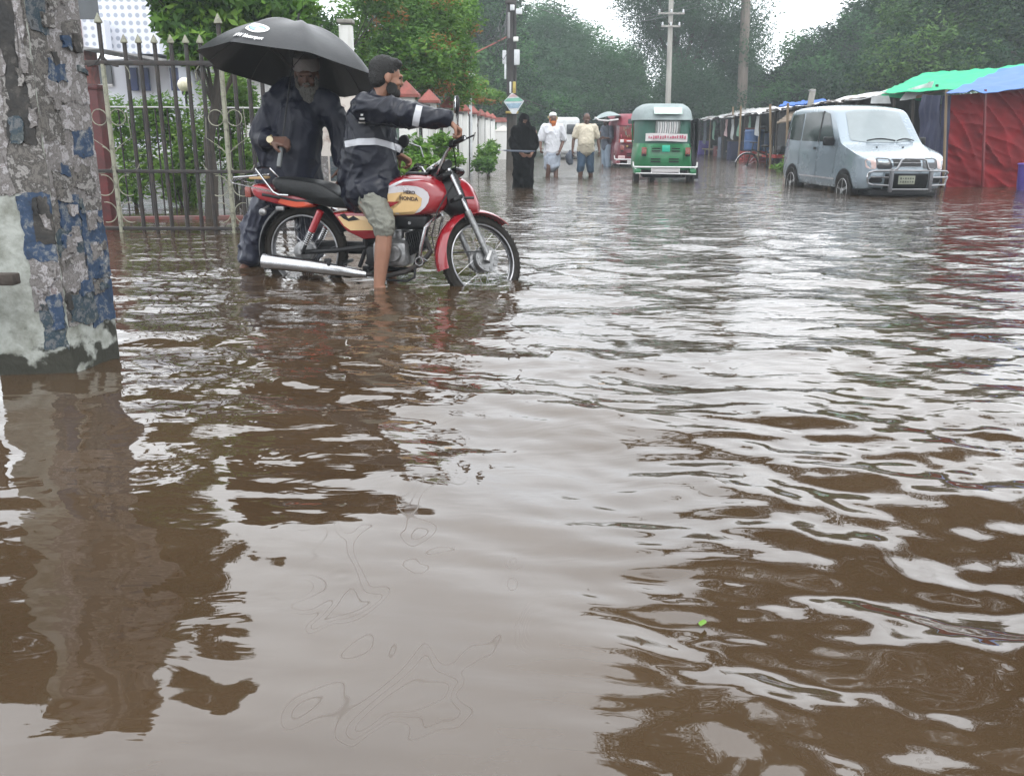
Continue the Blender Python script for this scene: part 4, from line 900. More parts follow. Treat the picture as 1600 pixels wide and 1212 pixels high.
# clocks
m=MB(); rot=Matrix.Rotation(R(-38),3,'Y')
m.rbox(H0+pp*.05+ax*.02,(.10,.22,.06),.02,rot); cl_=fr_(m).build('instrument_cluster',K['black_metal'],BK)
for sg in(-1,1):
    q=MB(); q.lathe([(.046,0),(.046,.012),(.036,.016)],(0,0,0),'z',20); q.v=[tuple(H0+pp*.035+ax*.05+V(0,sg*.055,0)+Matrix.Rotation(R(-38),3,'Y')@Vector(v)) for v in q.v]; fr_(q).build('dial',K['chrome'],cl_)
    q=MB(); q.lathe([(.033,.0165),(.033,.018)],(0,0,0),'z',20); q.v=[tuple(H0+pp*.035+ax*.05+V(0,sg*.055,0)+Matrix.Rotation(R(-38),3,'Y')@Vector(v)) for v in q.v]; fr_(q).build('dial_face',K['white_print'],cl_)
# headlamp cowl: black shell behind, red shell in front
def rrect(w,h,n=20,e=2.8):
    return [(math.copysign(abs(math.cos(2*math.pi*i/n))**(2/e),math.cos(2*math.pi*i/n))*w/2,math.copysign(abs(math.sin(2*math.pi*i/n))**(2/e),math.sin(2*math.pi*i/n))*h/2) for i in range(n)]
def loftx(m,secs,n=20,e=2.8):
    vs=[]
    for (x,zc,w,h,tl) in secs:
        x+=.065; zc-=.02
        for (a,b_) in rrect(w,h,n,e): vs.append(H0+V(x+tl*b_,a,zc+b_))
    k=len(secs); m.add(vs,[(i*n+j,i*n+(j+1)%n,(i+1)*n+(j+1)%n,(i+1)*n+j) for i in range(k-1) for j in range(n)]+[tuple(range(n-1,-1,-1)),tuple((k-1)*n+j for j in range(n))]); return m
m=MB(); loftx(m,[(-.02,-.13,.12,.18,-.3),(.03,-.12,.18,.27,-.35),(.09,-.10,.21,.31,-.38)]); fr_(m).build('cowl_back',K['black_metal'],BK,50)
m=MB(); loftx(m,[(.087,-.115,.215,.26,-.38),(.15,-.12,.21,.26,-.38),(.20,-.12,.17,.21,-.38),(.225,-.125,.10,.14,-.38)]); cw=fr_(m).build('headlamp_cowl',K['red_paint'],BK,50)
m=MB(); loftx(m,[(.20,-.14,.13,.13,-.38),(.234,-.14,.09,.09,-.38)]); fr_(m).build('headlamp',K['headlamp_glass'],cw)
m=MB(); loftx(m,[(.05,.05,.17,.03,-.3),(.12,.055,.14,.05,-.6),(.14,.06,.09,.03,-.6)]); fr_(m).build('visor_screen',K['clear_dark'],BK,50)
# mirrors
def W2B(v): return Bm.inverted()@v
ml=MB(); a=W2B(P(657,230,6.35)); c=W2B(P(632,221,6.38)); n_=V(-.35,-.9,.2).normalized(); rot=n_.to_track_quat('Z','Y').to_matrix()
q=MB(); q.lathe([(.012,.018),(.034,.014),(.044,.004),(.043,0),(.0,-.0005)],(0,0,0),'z',20,False); q.v=[tuple(c+rot@Vector(v)) for v in q.v]; mo=q.build('mirror',K['black_metal'],BK)
q=MB(); q.lathe([(.038,.0195),(.0,.0195)],(0,0,0),'z',20,False); q.lathe([(.012,.018),(.038,.0195)],(0,0,0),'z',20,False); q.v=[tuple(c+rot@Vector(v)) for v in q.v]; q.build('mirror_glass',K['clear_dark'],mo)
q=MB(); q.tube([c,a,W2B(P(662,246,6.30))],.005,6); q.build('mirror_stem',K['chrome'],mo)
c=W2B(P(712,164,6.0)); n_=V(-.93,-.35,.05).normalized(); rot=n_.to_track_quat('Z','Y').to_matrix()@Matrix.Rotation(R(15),3,'Z')
q=MB(); q.ell((0,0,-.008),(.038,.062,.018)); q.v=[tuple(c+rot@Vector(v)) for v in q.v]; mo=q.build('mirror',K['black_metal'],BK)
q=MB(); q.ell((0,0,.006),(.034,.057,.008)); q.v=[tuple(c+rot@Vector(v)) for v in q.v]; q.build('mirror_glass',K['mirror_glass'],mo)
q=MB(); q.tube([c+V(0,0,-.03),W2B(P(716,195,5.99)),W2B(P(722,214,6.0))],.005,6); q.build('mirror_stem',K['chrome'],mo)
# rear indicator and small fittings
m=MB(); m.tube([Bp(432,318,-.08),Bp(430,322,-.16)],.007,6); m.ell(Bp(431,326,-.17),(.028,.022,.026)); m.rbox(Bp(454,322,-.12),(.06,.02,.03),.006); m.build('rear_indicator',K['alu'],BK)

# ================================================================= PEOPLE
def hand(mb,w,d,n,s=1,curl=.8,sc_=1.,r=.0085):
    d=d.normalized(); n=(n-d*n.dot(d)).normalized(); e=d.cross(n)*s
    L_=[.070,.078,.072,.055]
    mb.ell(w+d*.045*sc_,(.030*sc_,)*3 ) if False else None
    for i in range(4):
        k=w+d*.085*sc_+e*(.031-.0205*i)*sc_-n*(.003*abs(i-1.3))*sc_
        mb.limb([w+e*(.012-.008*i)*sc_,k],[.015*sc_,.0125*sc_],8)
        p=k; dd=d.copy(); 
        for j,(fr,cu) in enumerate(((.46,.75),(.30,1.05),(.24,.7))):
            ang=curl*cu; dd=(dd*math.cos(ang)+n*math.sin(ang)).normalized() if j==0 else (Matrix.Rotation(ang,3,d.cross(n).normalized())@dd)
            q=p+dd*L_[i]*fr*sc_; mb.limb([p,q],[r*sc_*(1.08-.1*j),r*sc_*(1-.1*j)],8); p=q
    b_=w+d*.022*sc_+e*.026*sc_; t1=b_+(d*.65+e*.6+n*.35).normalized()*.042*sc_; t2=t1+(d*.75+e*.1+n*.6*(.4+curl)).normalized()*.036*sc_
    mb.limb([w,b_,t1,t2],[.015*sc_,.015*sc_,.0115*sc_,.009*sc_],8)
def head(mb,c,f,u=V(0,0,1),s=1.,neck=None):
    f=f.normalized(); r_=f.cross(u).normalized(); u=r_.cross(f).normalized(); M_=Matrix((r_,f,u)).transposed()
    E=lambda o,rad:mb.ell(c+M_@(Vector(o)*s),[q*s for q in rad],M_)
    E((0,-.012,.035),(.076,.096,.088)); E((0,.03,-.02),(.062,.064,.082)); E((0,.045,-.072),(.044,.042,.036))
    E((0,.086,.022),(.05,.02,.014)); E((0,.102,-.022),(.014,.02,.014)); E((0,.094,-.002),(.009,.016,.03)); E((0,.088,-.055),(.024,.014,.011)); E((0,.084,-.085),(.022,.018,.016))
    for sg in(-1,1): E((sg*.078,-.008,-.005),(.010,.022,.034)); E((sg*.04,.07,-.025),(.02,.018,.018))
    if neck: mb.limb([neck,c-u*.05*s-f*.01],[.058*s,.052*s])
    return M_
def hair_cap(mb,c,M_,s=1.,beard=False):
    E=lambda o,rad:mb.ell(c+M_@(Vector(o)*s),[q*s for q in rad],M_)
    E((0,-.024,.052),(.083,.098,.085)); E((0,-.055,.0),(.076,.062,.075)); E((0,.035,.093),(.062,.06,.034))
def torso(mb,pel,ch,nk,shl,shr,w=1.):
    mb.limb([pel,pel.lerp(ch,.5),ch],[.125*w,.12*w,.14*w]); mb.limb([shl,ch.lerp(nk,.45),shr],[.062*w,.095*w,.062*w]); mb.limb([ch,nk],[.11*w,.055])
def skinarm(mb,s,e,w_): mb.limb([s,s.lerp(e,.5),e,e.lerp(w_,.35),w_],[.052,.047,.038,.038,.026])
def skinleg(mb,h,k,a,toe): mb.limb([h,h.lerp(k,.5),k,k.lerp(a,.35),a],[.085,.072,.055,.056,.036]); mb.limb([a,a.lerp(toe,.6)-V(0,0,.015),toe],[.036,.034,.024])

# ---- rider
T=thing('person',V(P(592,455,5.95).x,6.15,-.12),'bearded young man in a black rain jacket with grey reflective bands astride the motorcycle','person',world=True)
hd=P(604,122,6.20); nk=P(589,153,6.2); ch=P(575,195,6.22); pel=P(575,288,6.23)
sR=P(572,168,6.03); eR=P(642,181,5.92); wR=P(698,186,5.90)
sL=P(594,168,6.40); eL=P(607,225,6.45); wL=P(622,240,6.40)
kR=P(601,360,5.98); aR=P(592,450,5.96); hR=P(572,305,6.12); hL=P(578,303,6.35); kL=P(612,350,6.5); aL=V(kL.x-.02,6.5,-.03)
b_=MB(); M_=head(b_,hd,V(.93,.34,-.12),V(.05,0,1),1.0,nk); torso(b_,pel,ch,nk,sL,sR,.92); skinarm(b_,sR,eR,wR); skinarm(b_,sL,eL,wL)
gR=Bm@(ST@grp(.055,-.33,.11)); gL=Bm@(ST@grp(.055,.33,.11))
d1=(gR+V(0,0,.055)-wR); hand(b_,gR-d1.normalized()*.10+V(0,0,.05),d1+V(0,0,.01),V(.15,.1,-1),-1,1.15,1.08)
b_.limb([wR,gR-d1.normalized()*.10+V(0,0,.05)],[.027,.024])
d2=(gL-wL); hand(b_,wL,d2+V(0,0,.05),V(.2,-.1,-1),1,1.15,1.05)
skinleg(b_,hR,kR,aR,aR+V(.16,-.03,-.07)); skinleg(b_,hL,kL,aL,aL+V(.16,.03,-.07))
fuse(b_,.0065,3,'body',K['skin'],T)
h_=MB(); hair_cap(h_,hd,M_,1.03); fuse(h_,.008,2,'hair',K['hair'],T,wr=.004,wscale=(40,40,40))
h_=MB()
for o,r_ in (((0,.062,-.088),(.046,.04,.038)),((.05,.03,-.06),(.016,.04,.045)),((-.05,.03,-.06),(.016,.04,.045)),((0,.092,-.040),(.028,.014,.008))): h_.ell(hd+M_@Vector(o),r_,M_)
fuse(h_,.006,2,'beard',K['hair'],T,wr=.003,wscale=(60,60,60))
for sg in(-1,1): h_=MB(); h_.ell(hd+M_@V(sg*.032,.079,.008),(.012,.010,.007),M_); h_.build('eye',K['ink_dark'],T)
# jacket
j=MB(); 
j.limb([pel+V(-.01,0,-.06),pel+V(0,0,.08),P(576,235,6.22),ch+V(.01,0,0)],[.17,.185,.18,.165],16); j.limb([P(560,300,6.12),P(590,296,6.12)],[.10,.11]); j.limb([P(566,298,6.3),P(596,292,6.34)],[.11,.11]); j.limb([P(556,235,6.2),P(548,275,6.2)],[.10,.10])
j.limb([P(596,240,6.2),P(606,285,6.15)],[.11,.08])
j.limb([sL,ch.lerp(nk,.35),sR],[.085,.12,.09]); j.limb([ch.lerp(nk,.4),nk+V(-.005,0,.0)],[.12,.075])
j.limb([sR,sR.lerp(eR,.5),eR,eR.lerp(wR,.5),wR],[.100,.092,.080,.070,.050]); j.limb([sL,sL.lerp(eL,.5),eL,eL.lerp(wL,.6)],[.09,.085,.072,.06])
jk=fuse(j,.011,5,'rain_jacket',K['raincoat'],T,wr=.020,wscale=(6,5,6))
# collar
j=MB(); j.tube([nk+V(.08*math.cos(a*.785)-.005,.075*math.sin(a*.785),-.005+.012*math.cos(a*.785)*-1) for a in range(8)],.024,8,closed=True); fuse(j,.008,3,'collar',K['raincoat'],T)
def snap(ob,pt,dr):   # point on the surface of ob met by a line from pt along dr (world space; ob is modelled in world coordinates)
    ok,loc,no,i=ob.ray_cast(pt,dr.normalized()); return (loc,no) if ok else (None,None)
bpy.context.view_layer.update()
def sc_(ob,px0,py0): 
    o_=V(0,0,H); d=ray(px0,py0).normalized(); mi=ob.matrix_world.inverted(); l,n_,k_=None,None,None
    ok,loc,no,i=ob.ray_cast(mi@o_,(mi.to_3x3()@d)); return (ob.matrix_world@loc,no) if ok else (None,None)
def band(ob,path,wd,name,mt,parent,off=.006):
    """strip that lies on the surface of ob along a line of photograph points, one point every few pixels"""
    rows_=[]
    for (ax_,ay_),(bx_,by_) in zip(path,path[1:]):
        n=max(2,int(math.hypot(bx_-ax_,by_-ay_)/3))
        for i in range(n): rows_.append((ax_+(bx_-ax_)*i/n,ay_+(by_-ay_)*i/n))
    rows_.append(path[-1]); vs=[];ok_=[]
    for i,(x,y) in enumerate(rows_):
        x2,y2=rows_[min(i+1,len(rows_)-1)]; x1,y1=rows_[max(i-1,0)]; l=math.hypot(x2-x1,y2-y1) or 1; nx,ny=-(y2-y1)/l,(x2-x1)/l
        rr=[]
        for k in range(5):
            t=-.5+k/4; p,n_=sc_(ob,x+nx*wd*t,y+ny*wd*t); rr.append(p+n_*off if p is not None else None)
        if all(q is not None for q in rr): vs.append(rr)
    if len(vs)<2: print('band fail',name); return
    # smooth along
    m=MB(); f=[q for r_ in vs for q in r_]; bk=[q+(q-V(0,0,H)).normalized()*.004 for q in f]; n=len(vs); L_=len(f)
    m.add(f+bk,[(i*5+j,i*5+j+1,(i+1)*5+j+1,(i+1)*5+j) for i in range(n-1) for j in range(4)]+[(L_+i*5+j,L_+(i+1)*5+j,L_+(i+1)*5+j+1,L_+i*5+j+1) for i in range(n-1) for j in range(4)]+[(i*5,(i+1)*5,L_+(i+1)*5,L_+i*5) for i in range(n-1)]+[(i*5+4,L_+i*5+4,L_+(i+1)*5+4,(i+1)*5+4) for i in range(n-1)])
    return m.build(name,mt,parent,60)
band(jk,[(540,226),(560,222),(585,221),(604,225),(626,234)],10,'reflective_band',K['reflective'],T)
band(jk,[(655,166),(651,185),(648,203)],11,'reflective_band',K['reflective'],T)
band(jk,[(564,179),(568,179)],3,'chest_print',K['white_print'],T); band(jk,[(562,185),(570,185)],3,'chest_print',K['white_print'],T); band(jk,[(561,191),(571,191)],3,'chest_print',K['white_print'],T)
s_=MB(); s_.limb([P(576,306,6.12),P(592,333,6.04),P(601,350,5.99),P(601,359,5.98)],[.10,.088,.075,.073],14); s_.limb([P(578,305,6.35),P(598,335,6.43),kL],[.11,.10,.085]); s_.limb([P(574,300,6.15),P(574,300,6.3)],[.12,.12])
fuse(s_,.009,3,'shorts',K['shorts_cloth'],T,wr=.016,wscale=(13,13,10))

# ---- old man with the umbrella
YM=6.68
T=thing('person',V(P(460,420,YM).x,YM,-.12),'old man with a long pale beard in a dark blue raincoat and white cap','person',world=True)
def Q(px,py,dy=0): return P(px,py,YM+dy)
hd=Q(479,117,-.02); nk=Q(474,149); ch=Q(466,190,.0); pel=Q(455,285)
sR=Q(428,160); eR=Q(409,216,-.06); wR=Q(424,219,-.26)   # his right arm is on the left of the picture
sL=Q(514,160,.02); eL=Q(538,222,.0); wL=Q(533,262,-.06)
b_=MB(); M_=head(b_,hd,V(.12,-.97,-.25),V(0,0,1),1.,nk); torso(b_,pel,ch,nk,sL,sR,.95); skinarm(b_,sR,eR,wR); skinarm(b_,sL,eL,wL)
hand(b_,wR,V(.8,-.15,-.12),V(.15,.6,-.75),-1,.85,1.1); hand(b_,wL,V(-.1,-.1,-1),V(-.6,.2,0),-1,.6,1.)
for (h0,k0,a0) in ((Q(428,292),Q(402,345,-.03),Q(386,412,-.0)),(Q(478,292),Q(486,350,-.02),Q(482,415,0))):
    a0.z=max(a0.z,-.03); skinleg(b_,h0,k0,a0,a0+V(-.03,-.15,-.06))
fuse(b_,.0065,3,'body',K['skin_dark'],T)
for sg in(-1,1): h_=MB(); h_.ell(hd+M_@V(sg*.032,.082,.006),(.012,.010,.007),M_); h_.build('eye',K['ink_dark'],T)
h_=MB(); E=lambda o,r_:h_.ell(hd+M_@Vector(o),r_,M_)
E((0,.072,-.10),(.055,.04,.05)); E((.062,.03,-.06),(.018,.04,.06)); E((-.062,.03,-.06),(.018,.04,.06)); E((0,.07,-.17),(.055,.035,.08)); E((0,.06,-.25),(.04,.03,.07)); E((.045,.05,-.15),(.03,.03,.07)); E((-.045,.05,-.15),(.03,.03,.07)); E((0,.092,-.042),(.035,.014,.01))
fuse(h_,.008,2,'beard',K['grey_beard'],T,wr=.008,wscale=(40,40,12))
h_=MB(); c=hd+M_@V(0,-.012,.085); q=MB(); q.lathe([(.088,-.055),(.096,-.04),(.094,.0),(.088,.03),(.06,.048),(.0,.052)],(0,0,0),'z',24,False); h_.add([c+M_@Vector(v) for v in q.v],q.f); h_.build('cap',mat('cap_cloth',(.24,.22,.215),.85,bump=.3),T)  # cap tone darkened to carry the umbrella's shade; the cloth itself is white
# raincoat, long
j=MB(); j.limb([Q(452,300),Q(455,270),Q(460,230),ch],[.205,.205,.19,.18],16); j.limb([Q(424,285,.02),Q(430,240)],[.13,.10]); j.limb([Q(480,290,.02),Q(474,250)],[.13,.12])
j.limb([sL+V(-.03,0,-.03),ch.lerp(nk,.35),sR+V(.03,0,-.03)],[.08,.115,.08]); j.limb([ch,nk],[.13,.085]); j.limb([sR,nk,sL],[.085,.075,.085]); j.limb([sR+V(.03,.03,.03),nk+V(-.05,.06,.08)],[.09,.07])
j.limb([sR+V(.02,0,-.02),sR.lerp(eR,.5),eR,eR.lerp(wR,.75)],[.085,.092,.09,.065]); j.limb([eR,eR+V(.02,-.02,-.14)],[.085,.055]); j.limb([sL+V(-.02,0,-.02),sL.lerp(eL,.5),eL,eL.lerp(wL,.8)],[.085,.09,.085,.06]); j.limb([eL,eL+V(-.02,0,-.10)],[.09,.07])
fuse(j,.011,5,'raincoat',K['raincoat_blue'],T,wr=.022,wscale=(6,5,3.))
j=MB()
j.limb([Q(430,290),Q(410,335,-.02),Q(400,360,-.02),Q(393,399)],[.13,.115,.108,.092],14); j.limb([Q(478,295),Q(486,345),Q(484,395)],[.13,.11,.09],14)
fuse(j,.010,4,'trousers',mat('rain_trousers',(.017,.021,.043),.4,bump=.3,bscale=16,var=.35),T,wr=.028,wscale=(8,8,6))
m=MB(); c=wR+V(.0,-.0,.0); dd=V(.8,-.15,-.12).normalized(); m.tube([c+ (V(0,.027*math.cos(a*.628),.030*math.sin(a*.628))) for a in range(10)],.0075,6,closed=True); wa=m.build('watch',K['gold'],T)
m=MB(); m.lathe([(.022,-.034),(.024,-.026),(.02,-.024)],c+V(-.004,0,.004),'y',18); m.build('watch_dial',mat('dial_cream',(.75,.66,.45),.3,bump=0),wa)

# ---- umbrella
T=thing('umbrella',Q(437,246,-.28),'large black umbrella with a white round emblem held over the old man','umbrella',world=True)
UC=Q(457,113,-.05); Hh=.335; Ru=.645
ua=V(.13,.20,1).normalized()      # shaft direction (up)
ux=V(1,0,0)-ua*ua.x; ux.normalize(); uy=ua.cross(ux)
def um(r,a,off=0.):
    s8=2*math.pi/8; k=((a+s8/2)%s8)/s8*2-1; sag=1-.055*(1-k*k)*r**2.5; rr=r*Ru*(math.cos(0) if 0 else 1)*(1-.035*(1-k*k)*r)*sag
    h=Hh*(1-r**2.1)-.03*(1-k*k)*math.sin(math.pi*min(r,1))*.8
    return UC+ux*rr*math.cos(a)+uy*rr*math.sin(a)+ua*(h+off)
m=MB(); m.grid(lambda u,v:um(.02+.98*v,u*2*math.pi+R(10)),96,14,th=.0016); um_o=m.build('canopy',K['umbrella_cloth'],T,50)
sh=MB(); hb=UC-ua*.62+ux*.0; tip=UC+ua*(Hh+.03); ho=Q(437,250,-.30)
sh.tube([ho,tip],.006,8); sh.tube([tip,tip+ua*.035],.008,8); sh.build('shaft',K['black_metal'],T)
m=MB(); dd=(ho-tip).normalized(); m.tube([ho-dd*.10,ho+dd*.02,ho+dd*.05],[.015,.017,.014],12); m.build('handle',mat('grip_grey',(.12,.13,.13),.4),T)
for k in range(8):
    a=k*math.pi/4; r_=MB(); r_.tube([um(v/8,a,-.006) for v in range(0,9)],.003,5); o=r_.build('rib',K['steel_dark'],T)
    r_=MB(); r_.tube([tip.lerp(ho,.35),um(.5,a,-.01)],.0028,5); r_.build('stretcher',K['steel_dark'],o)
# emblem and words on the panel that faces left and front
ea=R(254)
def emb(x,y,off=.006,rc=.76):      # x along the rim, y up the panel
    r=rc-y/Ru; a=ea+x/(Ru*r); return um(r,a,off)
m=MB(); n=32
ro,ri=.052,.036
m.add([emb(ro*1.5*math.cos(6.283*i/n),ro*math.sin(6.283*i/n)) for i in range(n)]+[emb(ri*1.5*math.cos(6.283*i/n),ri*math.sin(6.283*i/n)) for i in range(n)],[(i,(i+1)%n,n+(i+1)%n,n+i) for i in range(n)]); em=m.build('emblem_ring',K['white_print'],um_o,smooth=0)
for k in range(4):
    m=MB(); pts=[(0,0)]+[(ri*.92*1.5*math.cos(math.pi/2*k+math.pi/2*i/8),ri*.92*math.sin(math.pi/2*k+math.pi/2*i/8)) for i in range(9)]
    m.add([emb(x,y,.008) for x,y in pts],[tuple(range(10))]); m.build('emblem_quarter',K['white_print'] if k%2 else mat('pale_blue',(.25,.45,.68),.5,bump=0),em,smooth=0)
place_text('BMW Motorsport',.044,lambda x,y:emb(x*.62,y-.105,.011),'lettering',K['white_print'],um_o,.001)
# ================================================================= PEDESTRIANS
def walker(px,py,Y,hgt,label,face,dress):
    base=P(px,py,Y); dep=.30; T=thing('person',V(base.x,Y,-dep),label,'person',rz=face); return T
def stand_body(T,s,skin,legs,arms,headf=V(0,-1,0),headdown=.15):
    """local frame: facing -y, feet at z=0"""
    z=s/1.70
    J=dict(pel=V(0,0,.93*z),ch=V(0,0,1.25*z),nk=V(0,-.01,1.44*z),hd=V(0,-.03,1.565*z))
    b_=MB(); M_=head(b_,J['hd'],(headf+V(0,0,-headdown)),V(0,0,1),z*1.0,J['nk']); torso(b_,J['pel'],J['ch'],J['nk'],V(.18,0,1.38*z),V(-.18,0,1.38*z),.95)
    for sg,(k,a) in zip((-1,1),legs): h_=V(sg*.09,0,.9*z); skinleg(b_,h_,Vector(k),Vector(a),Vector(a)+V(0,-.15,-.05))
    for sg,(e,w_) in zip((-1,1),arms): skinarm(b_,V(sg*.18,0,1.38*z),Vector(e),Vector(w_)); hand(b_,Vector(w_),(Vector(w_)-Vector(e))+V(-sg*.03,0,0),V(-sg*1,.2,0),1 if sg<0 else -1,.6,1)
    fuse(b_,.010,2,'body',K[skin],T); J['M']=M_; J['z']=z; return J
# woman in black
T=walker(818,293,16.7,1.62,'woman veiled in a black robe wading towards the camera',R(8),None)
J=stand_body(T,1.56,'skin',(((-.08,-.02,.48),(-.09,0,.10)),((.08,.03,.48),(.09,.05,.10))),(((-.20,.0,1.05),(-.09,-.20,.92)),((.20,0,1.05),(.12,-.20,.92))))
m=MB(); m.limb([V(0,0,.62),V(0,0,.95),V(0,0,1.2),V(0,0,1.28)],[.165,.175,.175,.16],14)
for sg in(-1,1): m.limb([V(sg*.09,.01,.75),V(sg*.10,.02,.16)],[.105,.098],12); m.limb([V(sg*.13,0,1.29),V(sg*.185,0,1.06),V(sg*.12,-.16,.94)],[.10,.095,.065]); m.limb([V(sg*.13,.02,1.18),V(sg*.13,.02,.9)],[.095,.10])
m.limb([V(0,-.0,1.27),V(0,-.015,1.38)],[.16,.115])
fuse(m,.016,5,'robe',K['black_cloth'],T,wr=.03,wscale=(6,6,2.5))
m=MB(); m.ell((0,-.012,1.475),(.095,.118,.125)); m.ell((0,-.03,1.37),(.115,.11,.11)); m.limb([V(0,.02,1.36),V(0,.02,1.18)],[.13,.165])
fuse(m,.012,3,'veil',K['black_cloth'],T,wr=.012,wscale=(8,8,4))
m=MB(); m.rbox((0,-.128,1.472),(.075,.012,.022),.005); m.build('eye_slit',K['skin_dark'],T)
U=thing('folded_umbrella',T.location+V(-.15,-.3,.95),'thin folded umbrella held level across the waist of the woman in black','umbrella',world=True)
m=MB(); w0=V(T.location.x,T.location.y-.33,T.location.z+.94); m.tube([w0+V(-.36,0,.02),w0+V(.05,0,.0),w0+V(.2,0,.01)],[.012,.022,.008],8); m.build('folded_cloth',K['grey_cloth'],U); m=MB(); m.tube([w0+V(-.44,0,.025),w0+V(-.34,0,.02)],.008,6); m.ell(w0+V(-.45,0,.03),(.02,.02,.02)); m.build('handle',K['chrome'],U)
# man in white with an orange beard
T=walker(862,275,21,1.68,'man with an orange beard and white cap wading in a white shirt',R(12),None)
J=stand_body(T,1.70,'skin_dark',(((-.10,-.12,.50),(-.12,-.02,.10)),((.10,.02,.50),(.06,-.15,.12))),(((-.27,.02,1.10),(-.30,-.12,.92)),((.27,.02,1.10),(.14,-.16,.86))))
m=MB(); m.limb([V(0,0,.84),V(0,0,1.05),V(0,0,1.28)],[.185,.18,.175],14); m.limb([V(-.17,0,1.37),V(0,0,1.37),V(.17,0,1.37)],[.08,.10,.08])
m.limb([V(-.18,0,1.37),V(-.265,.02,1.12)],[.09,.09]); m.limb([V(.18,0,1.37),V(.265,.02,1.12)],[.09,.09]); m.limb([V(-.08,0,.80),V(.08,0,.80)],[.13,.13]); fuse(m,.013,3,'shirt',K['white_cloth'],T,wr=.016,wscale=(7,7,4))
m=MB(); m.limb([V(0,0,.88),V(-.02,-.02,.68),V(-.03,-.02,.55)],[.17,.175,.165],14); m.limb([V(.08,-.02,.8),V(.09,-.02,.56)],[.11,.10]); fuse(m,.013,3,'wrapped_cloth',K['lungi_cloth'],T,wr=.018,wscale=(9,9,4))
m=MB(); c=J['hd']; m.ell(c+V(0,-.065,-.10),(.06,.045,.06)); m.ell(c+V(0,-.07,-.17),(.05,.035,.06)); 
for sg in(-1,1): m.ell(c+V(sg*.065,-.01,-.05),(.018,.035,.06))
fuse(m,.009,2,'beard',K['orange_beard'],T); m=MB(); m.ell(c+V(0,.01,.075),(.086,.1,.06)); m.build('cap',K['white_print'],T)
# man in a cream polo shirt
T=walker(914,275,21.2,1.68,'man in a cream shirt and rolled up jeans wading with his head bowed',R(4),None)
J=stand_body(T,1.69,'skin_dark',(((-.11,-.10,.50),(-.14,-.10,.10)),((.11,-.02,.50),(.16,.05,.12))),(((-.28,.03,1.12),(-.31,-.05,.86)),((.28,.03,1.12),(.31,-.05,.86))),headdown=.55)
m=MB(); m.limb([V(0,-.02,.90),V(0,-.04,1.05),V(0,-.01,1.28)],[.18,.195,.175],14); m.limb([V(-.17,0,1.37),V(0,0,1.37),V(.17,0,1.37)],[.085,.10,.085])
for sg in(-1,1): m.limb([V(sg*.18,0,1.37),V(sg*.25,.02,1.19)],[.09,.085])
m.limb([V(-.09,-.01,.90),V(.09,-.01,.90)],[.125,.125]); fuse(m,.013,3,'shirt',K['cream_cloth'],T,wr=.012,wscale=(7,7,5))
m=MB(); 
for sg,k_ in((-1,V(-.11,-.09,.52)),(1,V(.11,-.02,.52))): m.limb([V(sg*.085,0,.86),k_,k_+V(sg*.015,.01,-.08)],[.115,.092,.085],12)
fuse(m,.012,2,'jeans',K['denim'],T,wr=.01,wscale=(10,10,6))
m=MB(); m.ell(J['hd']+V(0,.02,.055),(.082,.098,.075)); m.build('hair',K['hair'],T)
T2=thing('shopping_bag',T.location+V(-.36,-.06,.72),'limp dark bag hanging from the hand of the man in the cream shirt','bag',world=True); q=T2.location
m=MB(); m.limb([q+V(0,0,.14),q+V(-.01,0,.02),q+V(0,0,-.10)],[.03,.09,.08],10); fuse(m,.012,2,'sack',K['grey_cloth'],T2,wr=.02,wscale=(12,12,8))
# person beside the maroon three-wheeler
T=walker(947,248,27,1.68,'person in grey blue clothes leaning at the open side of the maroon three wheeler',R(-60),None)
J=stand_body(T,1.68,'skin_dark',(((-.09,-.02,.48),(-.1,0,.1)),((.09,.03,.48),(.1,.05,.1))),(((-.24,-.1,1.15),(-.15,-.34,1.2)),((.24,0,1.1),(.2,-.22,1.1))))
m=MB(); m.limb([V(0,0,.88),V(0,0,1.1),V(0,0,1.3)],[.16,.165,.17],12)
for sg in(-1,1): m.limb([V(sg*.17,0,1.37),V(sg*.24,-.03,1.14)],[.08,.075])
fuse(m,.014,3,'shirt',K['grey_cloth'],T,wr=.015,wscale=(7,7,5))
m=MB()
for sg in(-1,1): m.limb([V(sg*.08,0,.86),V(sg*.09,0,.5),V(sg*.10,.02,.3)],[.11,.09,.08],10)
fuse(m,.014,2,'trousers',mat('pale_jeans',(.25,.32,.40),.8),T); m=MB(); m.ell(J['hd']+V(0,.02,.05),(.084,.1,.08)); m.build('hair',K['hair'],T)

